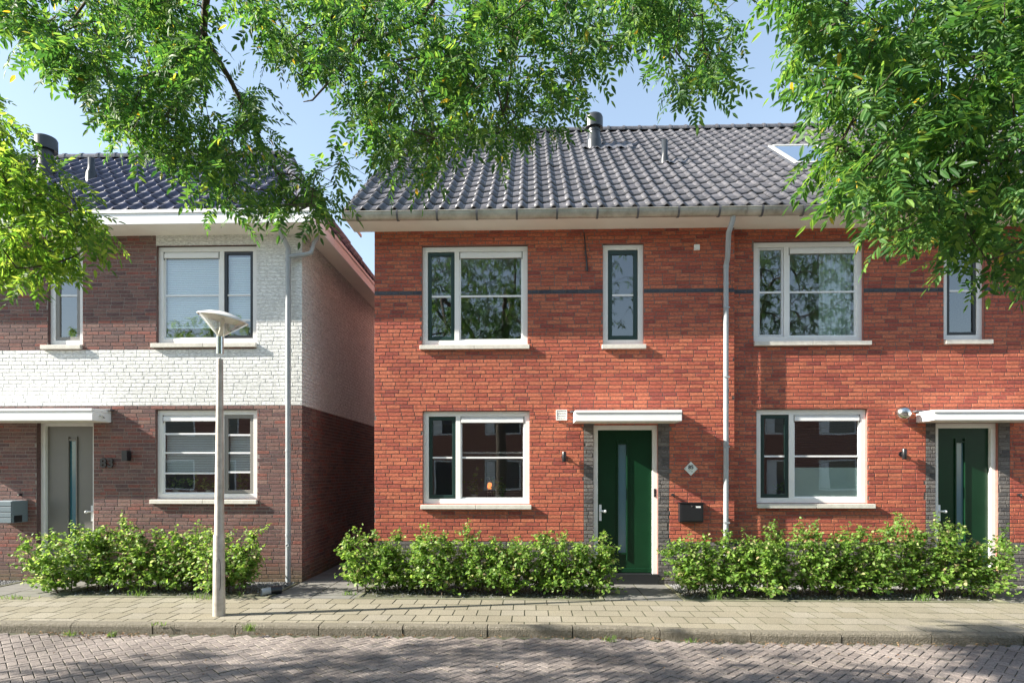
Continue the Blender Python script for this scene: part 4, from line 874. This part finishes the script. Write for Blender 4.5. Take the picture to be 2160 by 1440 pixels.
# ------------------------------------------------------------------ trees with pinnate leaves
def inside(poly, x, y):
    x = np.asarray(x); y = np.asarray(y); c = np.zeros(x.shape, bool); n = len(poly)
    for i in range(n):
        x1_, y1_ = poly[i]; x2_, y2_ = poly[(i + 1) % n]
        if y1_ == y2_: continue
        c ^= ((y1_ > y) != (y2_ > y)) & (x < (x2_ - x1_) * (y - y1_) / (y2_ - y1_) + x1_)
    return c
def hang_zone(poly, ya, yb, n, ru, mrg=22, gap=.30):
    "node positions filling the hanging part of a crown between two distances"
    xs = [p[0] for p in poly]; ys = [p[1] for p in poly]; out = []
    ph = ru.uniform(0, 6.28, 8)
    while len(out) < n:
        x = ru.uniform(min(xs), max(xs), 4000); y = ru.uniform(min(ys), max(ys), 4000)
        k = inside(poly, x, y)
        for ox, oy in ((mrg, 0), (-mrg, 0), (0, mrg * 2.1), (0, -mrg * .3)): k &= inside(poly, x + ox, y + oy) | (y + oy < 0)
        x, y = x[k], y[k]; Yv = ru.uniform(ya, yb, len(x))
        g = np.sin(x * .021 + ph[0]) * np.sin(y * .027 + ph[1]) + .7 * np.sin(x * .047 + y * .031 + ph[2]) * np.sin(y * .055 - x * .02 + ph[3]) + .5 * np.sin(Yv * 7 + x * .02)
        for a, b, c, q in zip(x, y, Yv, g):
            if q > -gap or ru.random() < .16: out.append(tuple(at(a, b, c)))
    return np.array(out[:n])
def ball(c, r, n, ru, shell_=.55):
    v = ru.normal(0, 1, (n, 3)); v /= np.linalg.norm(v, axis=1)[:, None]; rad = ru.uniform(shell_, 1, n) ** .6
    return np.array(c) + v * rad[:, None] * np.array(r)
LF_V = [(0, 0, 0), (.28, .17, .03), (.68, .13, .03), (1, 0, -.04), (.68, -.13, .03), (.28, -.17, .03)]; LF_F = [(0, 3, 2, 1), (0, 5, 4, 3)]
def leaf_template(pairs, L, ll, ru):
    V = []; Fc = []
    def put(p, yaw, sc, tilt, roll):
        m = quat_mats(np.array([yaw]), np.array([tilt]), np.array([roll]), np.array([sc]))[0]; b = len(V); V.extend([tuple(m @ np.array(v) + p) for v in LF_V]); Fc.extend([tuple(b + i for i in f_) for f_ in LF_F])
    for i in range(pairs):
        s_ = .22 + .74 * i / pairs; p = np.array((L * s_, 0, -.22 * L * s_ ** 2))
        for sd_ in (-1, 1): put(p, sd_ * ru.uniform(.75, 1.1), ll * (1 - .25 * abs(s_ - .55)) * ru.uniform(.88, 1.1), ru.uniform(.0, .45), ru.normal(0, .35))
    put(np.array((L * .98, 0, -.22 * L)), ru.normal(0, .1), ll * 1.05, .35, 0)
    return np.array(V), np.array(Fc)
def make_tree(base, trunk_pts, trunk_r, limbs, zones, label, seed, leaves_per=5, ll=.063, fine=True, leafm='leaf'):
    ru = np.random.default_rng(seed); t = thing('ash_tree', base, label, 'tree', 'street trees with feathery leaves')
    wood = MB(); wood.tube(trunk_pts, trunk_r, 16)
    N = []; par = []; limb_r = []
    for pts, r0, r1 in limbs:
        P = [Vector(p) for p in pts]; dense = []
        for i in range(len(P) - 1):
            p0 = P[max(i - 1, 0)]; p1 = P[i]; p2 = P[i + 1]; p3 = P[min(i + 2, len(P) - 1)]; k = max(2, int((p2 - p1).length / .22))
            for q in range(k):
                u = q / k; dense.append(.5 * ((2 * p1) + (p2 - p0) * u + (2 * p0 - 5 * p1 + 4 * p2 - p3) * u * u + (3 * p1 - p0 - 3 * p2 + p3) * u ** 3))
        dense.append(P[-1]); dense = [p + Vector(ru.normal(0, .018, 3)) if 0 < i < len(dense) - 1 else p for i, p in enumerate(dense)]
        wood.tube(dense, list(np.linspace(r0, r1, len(dense))), 8, cap=False); N += [tuple(p) for p in dense]
    root = np.array(N); pts = np.concatenate(zones); d0 = np.sqrt(((pts[:, None] - root[None]) ** 2).sum(-1)).min(1); order = np.argsort(d0); pts = pts[order]
    cap = len(root) + len(pts) * 4; allp = np.zeros((cap, 3)); allp[:len(root)] = root; cnt = len(root); parent = -np.ones(cap, int); isleaf = np.zeros(cap, bool)
    for p in pts:
        dd = ((allp[:cnt] - p) ** 2).sum(1); j = int(dd.argmin()); L = math.sqrt(dd[j]); k = min(4, int(L / .25)); prev = j; a = allp[j].copy()
        if k and cnt + k + 1 < cap:
            for q in range(1, k + 1):
                u = q / (k + 1); m = a + (p - a) * u + ru.normal(0, .025, 3); m[2] += .10 * L * math.sin(math.pi * u); allp[cnt] = m; parent[cnt] = prev; prev = cnt; cnt += 1
        if cnt >= cap: break
        allp[cnt] = p; parent[cnt] = prev; isleaf[cnt] = True; cnt += 1
    w_ = np.ones(cnt)
    for i in range(cnt - 1, len(root) - 1, -1):
        if parent[i] >= 0: w_[parent[i]] += w_[i]
    idx = np.arange(len(root), cnt); a = allp[parent[idx]]; b = allp[idx]; ra = .0018 * np.minimum(w_[parent[idx]], w_[idx] * 1.6) ** .45; rb = .0018 * w_[idx] ** .45
    d = b - a; L = np.linalg.norm(d, axis=1); ok = L > 1e-4; a, b, ra, rb, d, L = a[ok], b[ok], ra[ok], rb[ok], d[ok], L[ok]; d /= L[:, None]
    u = np.cross(d, np.array([.3, .2, .93])); u /= np.linalg.norm(u, axis=1)[:, None] + 1e-9; v = np.cross(d, u); K = 4; rings = []
    for c, r in ((a, ra), (b + d * .004, rb)):
        for k in range(K):
            an = 2 * math.pi * k / K; rings.append(c + (u * math.cos(an) + v * math.sin(an)) * r[:, None])
    V = np.stack(rings, 1); f = np.array([(k, (k + 1) % K, K + (k + 1) % K, K + k) for k in range(K)])[None] + (np.arange(len(a)) * 8)[:, None, None]
    wood.add(V.reshape(-1, 3), f.reshape(-1, 4), 0, True); wood.build('trunk', 'bark', t)
    lv = MB(); nodes = allp[:cnt][isleaf[:cnt]]; pd = nodes - allp[parent[:cnt][isleaf[:cnt]]]; T = [leaf_template(p_, .21 * ll / .058 * s_, ll, ru) for p_, s_ in (((6, 1.0), (5, .85), (7, 1.15)) if fine else ((4, .9),))]
    for ti, (tv_, tf_) in enumerate(T):
        k = leaves_per // len(T) + (1 if ti < leaves_per % len(T) else 0)
        for _ in range(k):
            n = len(nodes); base_yaw = np.arctan2(pd[:, 1], pd[:, 0]); yaw = base_yaw + ru.normal(0, 1.3, n); pit = ru.normal(.55, .42, n)
            lv.inst(tv_, tf_, quat_mats(yaw, pit, ru.normal(0, .5, n), ru.uniform(.6, 1.18, n)), nodes + ru.normal(0, .03, (n, 3)), 0, False)
    lv.build('crown', leafm, t); return t
ru = np.random.default_rng(5)
PA = [(-40, -60), (-40, 92), (30, 75), (64, 95), (76, 135), (122, 160), (165, 205), (214, 190), (180, 232), (212, 275), (205, 300), (262, 331), (285, 366), (335, 372), (390, 372), (432, 400), (408, 428), (425, 455), (470, 500), (500, 508), (515, 455), (560, 455), (585, 490), (640, 508), (668, 490), (690, 455), (715, 462), (725, 400), (752, 370), (742, 312), (690, 312), (650, 372), (605, 300), (575, 235), (575, 190), (540, 172), (500, 172), (470, 150), (455, 90), (462, 30), (475, -60)]
PB = [(470, -60), (490, 20), (520, 60), (556, 100), (556, 150), (620, 190), (730, 185), (712, 232), (745, 262), (728, 300), (770, 315), (800, 345), (778, 392), (812, 380), (828, 415), (850, 385), (880, 408), (912, 402), (930, 350), (965, 345), (1000, 322), (1060, 335), (1130, 305), (1172, 290), (1190, 245), (1232, 240), (1253, 158), (1299, 146), (1365, 175), (1391, 205), (1437, 244), (1440, 262), (1470, 245), (1518, 236), (1556, 170), (1552, 135), (1572, 80), (1562, -60)]
PC = [(1650, -60), (1656, 51), (1618, 122), (1625, 200), (1671, 208), (1722, 168), (1680, 226), (1732, 244), (1685, 282), (1725, 306), (1722, 356), (1690, 448), (1754, 433), (1750, 479), (1778, 485), (1800, 450), (1829, 470), (1842, 500), (1827, 520), (1835, 575), (1879, 578), (1894, 555), (1962, 570), (1992, 552), (2017, 590), (2050, 620), (2083, 628), (2125, 614), (2150, 636), (2290, 640), (2290, -60)]
PD = [(-160, 150), (10, 185), (25, 235), (62, 250), (78, 300), (122, 335), (150, 382), (192, 402), (208, 440), (250, 482), (240, 522), (255, 572), (230, 562), (200, 542), (172, 562), (180, 622), (150, 602), (102, 582), (82, 602), (90, 636), (60, 642), (30, 612), (-160, 640)]
ZA = hang_zone(PA, -5.7, -4.3, 370, ru, gap=.0); ZB = hang_zone(PB, -5.7, -4.2, 520, ru, gap=.0); ZC = hang_zone(PC, -6.9, -5.6, 430, ru, 30, gap=.05); ZD = hang_zone(PD, -6.2, -5.2, 210, ru)
# tree behind the camera, whose limbs reach over it
w1 = Vector((-1.1, -12.6, 4.3))
def P3(px, py, Y): return tuple(at(px, py, Y))
make_tree((-1.1, -12.6, 0), [(-1.1, -12.6, -.1), (-1.12, -12.6, .5), (-1.05, -12.6, 2.2), tuple(w1), (-1.0, -12.5, 6.2), (-.9, -12.4, 8.0)], [.27, .22, .19, .18, .12, .06],
    [([w1, (-1.9, -10.8, 6.4), (-2.6, -8.0, 7.0), P3(400, -220, -5.8), P3(430, 60, -5.1), P3(480, 160, -4.9), P3(560, 330, -4.6), P3(640, 440, -4.5)], .11, .010),
     ([P3(430, 60, -5.1), P3(370, 140, -5.2), P3(290, 250, -5.0), P3(300, 330, -4.8)], .02, .005),
     ([P3(400, -220, -5.8), P3(200, -20, -5.4), P3(120, 60, -5.2)], .025, .005),
     ([w1, (-.9, -10.6, 6.6), (-.7, -8.0, 7.2), P3(950, -300, -5.6), P3(890, 40, -5.0), P3(900, 160, -4.8), P3(860, 330, -4.5)], .10, .006),
     ([P3(950, -300, -5.6), P3(1120, -40, -5.2), P3(1080, 120, -4.9), P3(1060, 270, -4.7)], .03, .005),
     ([P3(890, 40, -5.0), P3(760, 90, -5.0), P3(690, 180, -4.8), P3(640, 215, -4.7)], .02, .004),
     ([w1, (.6, -10.4, 6.4), (1.0, -8.2, 6.9), P3(1280, -260, -5.6), P3(1360, 20, -5.0), P3(1450, 140, -4.7)], .08, .006),
     ([w1, (-3.0, -12.8, 7.2), (-4.2, -12.6, 9)], .10, .03), ([w1, (.9, -13.2, 7.0), (2.0, -13.2, 9.2)], .10, .03), ([(-1, -12.5, 6.2), (-.6, -13.5, 9), (-.6, -13.6, 11)], .09, .02)],
    [ZA, ZB, ball((-1.2, -12.6, 8.9), (5.6, 2.8, 3.5), 1900, ru, .1)], 'overhanging tree whose leafy branches hang from the top over the left roof and the middle', 61, leaves_per=4)
w2 = Vector((6.4, -8.6, 3.6))
make_tree((6.4, -8.6, 0), [(6.4, -8.6, -.1), (6.45, -8.6, 1.8), tuple(w2), (6.5, -8.7, 6)], [.24, .18, .16, .08],
    [([w2, (5.0, -7.8, 4.9), P3(2230, 60, -6.4), P3(2000, 120, -6.2), P3(1850, 200, -6.1), P3(1760, 330, -6.1)], .07, .006), ([w2, (5.2, -7.4, 4.4), P3(2260, 300, -6.3), P3(2080, 340, -6.2), P3(1960, 450, -6.1), P3(1930, 520, -6.1)], .06, .006),
     ([w2, (7.4, -9.6, 6.2), (8, -10.2, 8)], .09, .03), ([w2, (5.6, -9.8, 6.4), (5.0, -10.6, 8.6)], .09, .03)],
    [ZC, ball((8.8, -10.8, 8.0), (4.8, 2.4, 3.4), 1500, ru, .1)], 'leafy tree filling the upper right corner in front of the roof window', 62, leaves_per=5, ll=.058)
w3 = Vector((-8.6, -6.6, 3.4))
make_tree((-8.6, -6.6, 0), [(-8.6, -6.6, -.1), (-8.6, -6.6, 1.6), tuple(w3), (-8.7, -6.6, 6)], [.22, .17, .15, .07],
    [([w3, (-7.0, -6.2, 4.6), P3(-120, 260, -5.8), P3(20, 330, -5.7), P3(130, 430, -5.6), P3(190, 520, -5.6)], .05, .005), ([w3, (-7.6, -5.6, 4.4), (-6.6, -4.8, 4.8)], .05, .01), ([w3, (-9.6, -7.6, 6.6)], .08, .02), ([w3, (-10.2, -6.2, 4.6), (-11.8, -5.9, 5)], .06, .012)],
    [ZD, ball((-8.2, -5.5, 4.9), (2.2, 1.3, 1.1), 320, ru, .2), ball((-11.6, -5.9, 4.9), (1.9, .9, .9), 200, ru, .2)], 'tree at the left edge with drooping leaves coloured sunlit pale green before the brown wall', 63, leaves_per=4, ll=.058, leafm='leaf_sunlit')
# ------------------------------------------------------------------ street behind the camera, seen mirrored in the windows
hb = thing('opposite_terrace', (0, -19, 0), 'brown brick terrace across the street, seen only mirrored in the window panes', 'house')
wl = MB(); hl = []
for k in range(-3, 4):
    x = k * 5.4; hl += [(x - 2.2, x - .4, .9, 2.4), (x + .7, x + 1.7, .1, 2.4), (x - 2.2, x - .4, 3.6, 5.0), (x + .6, x + 1.8, 3.6, 5.0)]
xc = sorted(set([-19, 19] + [h[0] for h in hl] + [h[1] for h in hl])); zc = [0, .1, .9, 2.4, 3.6, 5.0, 5.7]
for i in range(len(xc) - 1):
    for j in range(len(zc) - 1):
        xm = (xc[i] + xc[i + 1]) / 2; zm = (zc[j] + zc[j + 1]) / 2
        if not any(h[0] < xm < h[1] and h[2] < zm < h[3] for h in hl): wl.quad((xc[i], -19, zc[j]), (xc[i + 1], -19, zc[j]), (xc[i + 1], -19, zc[j + 1]), (xc[i], -19, zc[j + 1]))
wl.box(-19, 19, -27, -23, 0, 5.7); M['far_pane'] = mat('far_pane', (.05, .06, .07), .1, spec=.8); M['far_brick'] = mat('far_brick', (.34, .17, .13), .9, var=.4, vscale=12); wl.build('wall', 'far_brick', hb)
MB().add([(-19.3, -18.6, 5.6), (19.3, -18.6, 5.6), (19.3, -23, 9.2), (-19.3, -23, 9.2), (-19.3, -27.4, 5.6), (19.3, -27.4, 5.6)], [(0, 1, 2, 3), (3, 2, 5, 4)]).build('roof', 'tile_grey', hb)
for (a, b, c, d) in hl:
    wn = MB().box(a, b, -19.08, -19.02, c, c + .08).box(a, b, -19.08, -19.02, d - .08, d).box(a, a + .08, -19.08, -19.02, c + .08, d - .08).box(b - .08, b, -19.08, -19.02, c + .08, d - .08).build('window', 'white', hb)
    MB().box(a + .08, b - .08, -19.06, -19.05, c + .08, d - .08).build('pane', 'far_pane', wn)
    if a * 7 % 3 > 1: MB().box(a + .1, a + .5, -19.045, -19.03, c + .1, d - .1).build('curtain_panel', 'white', wn)
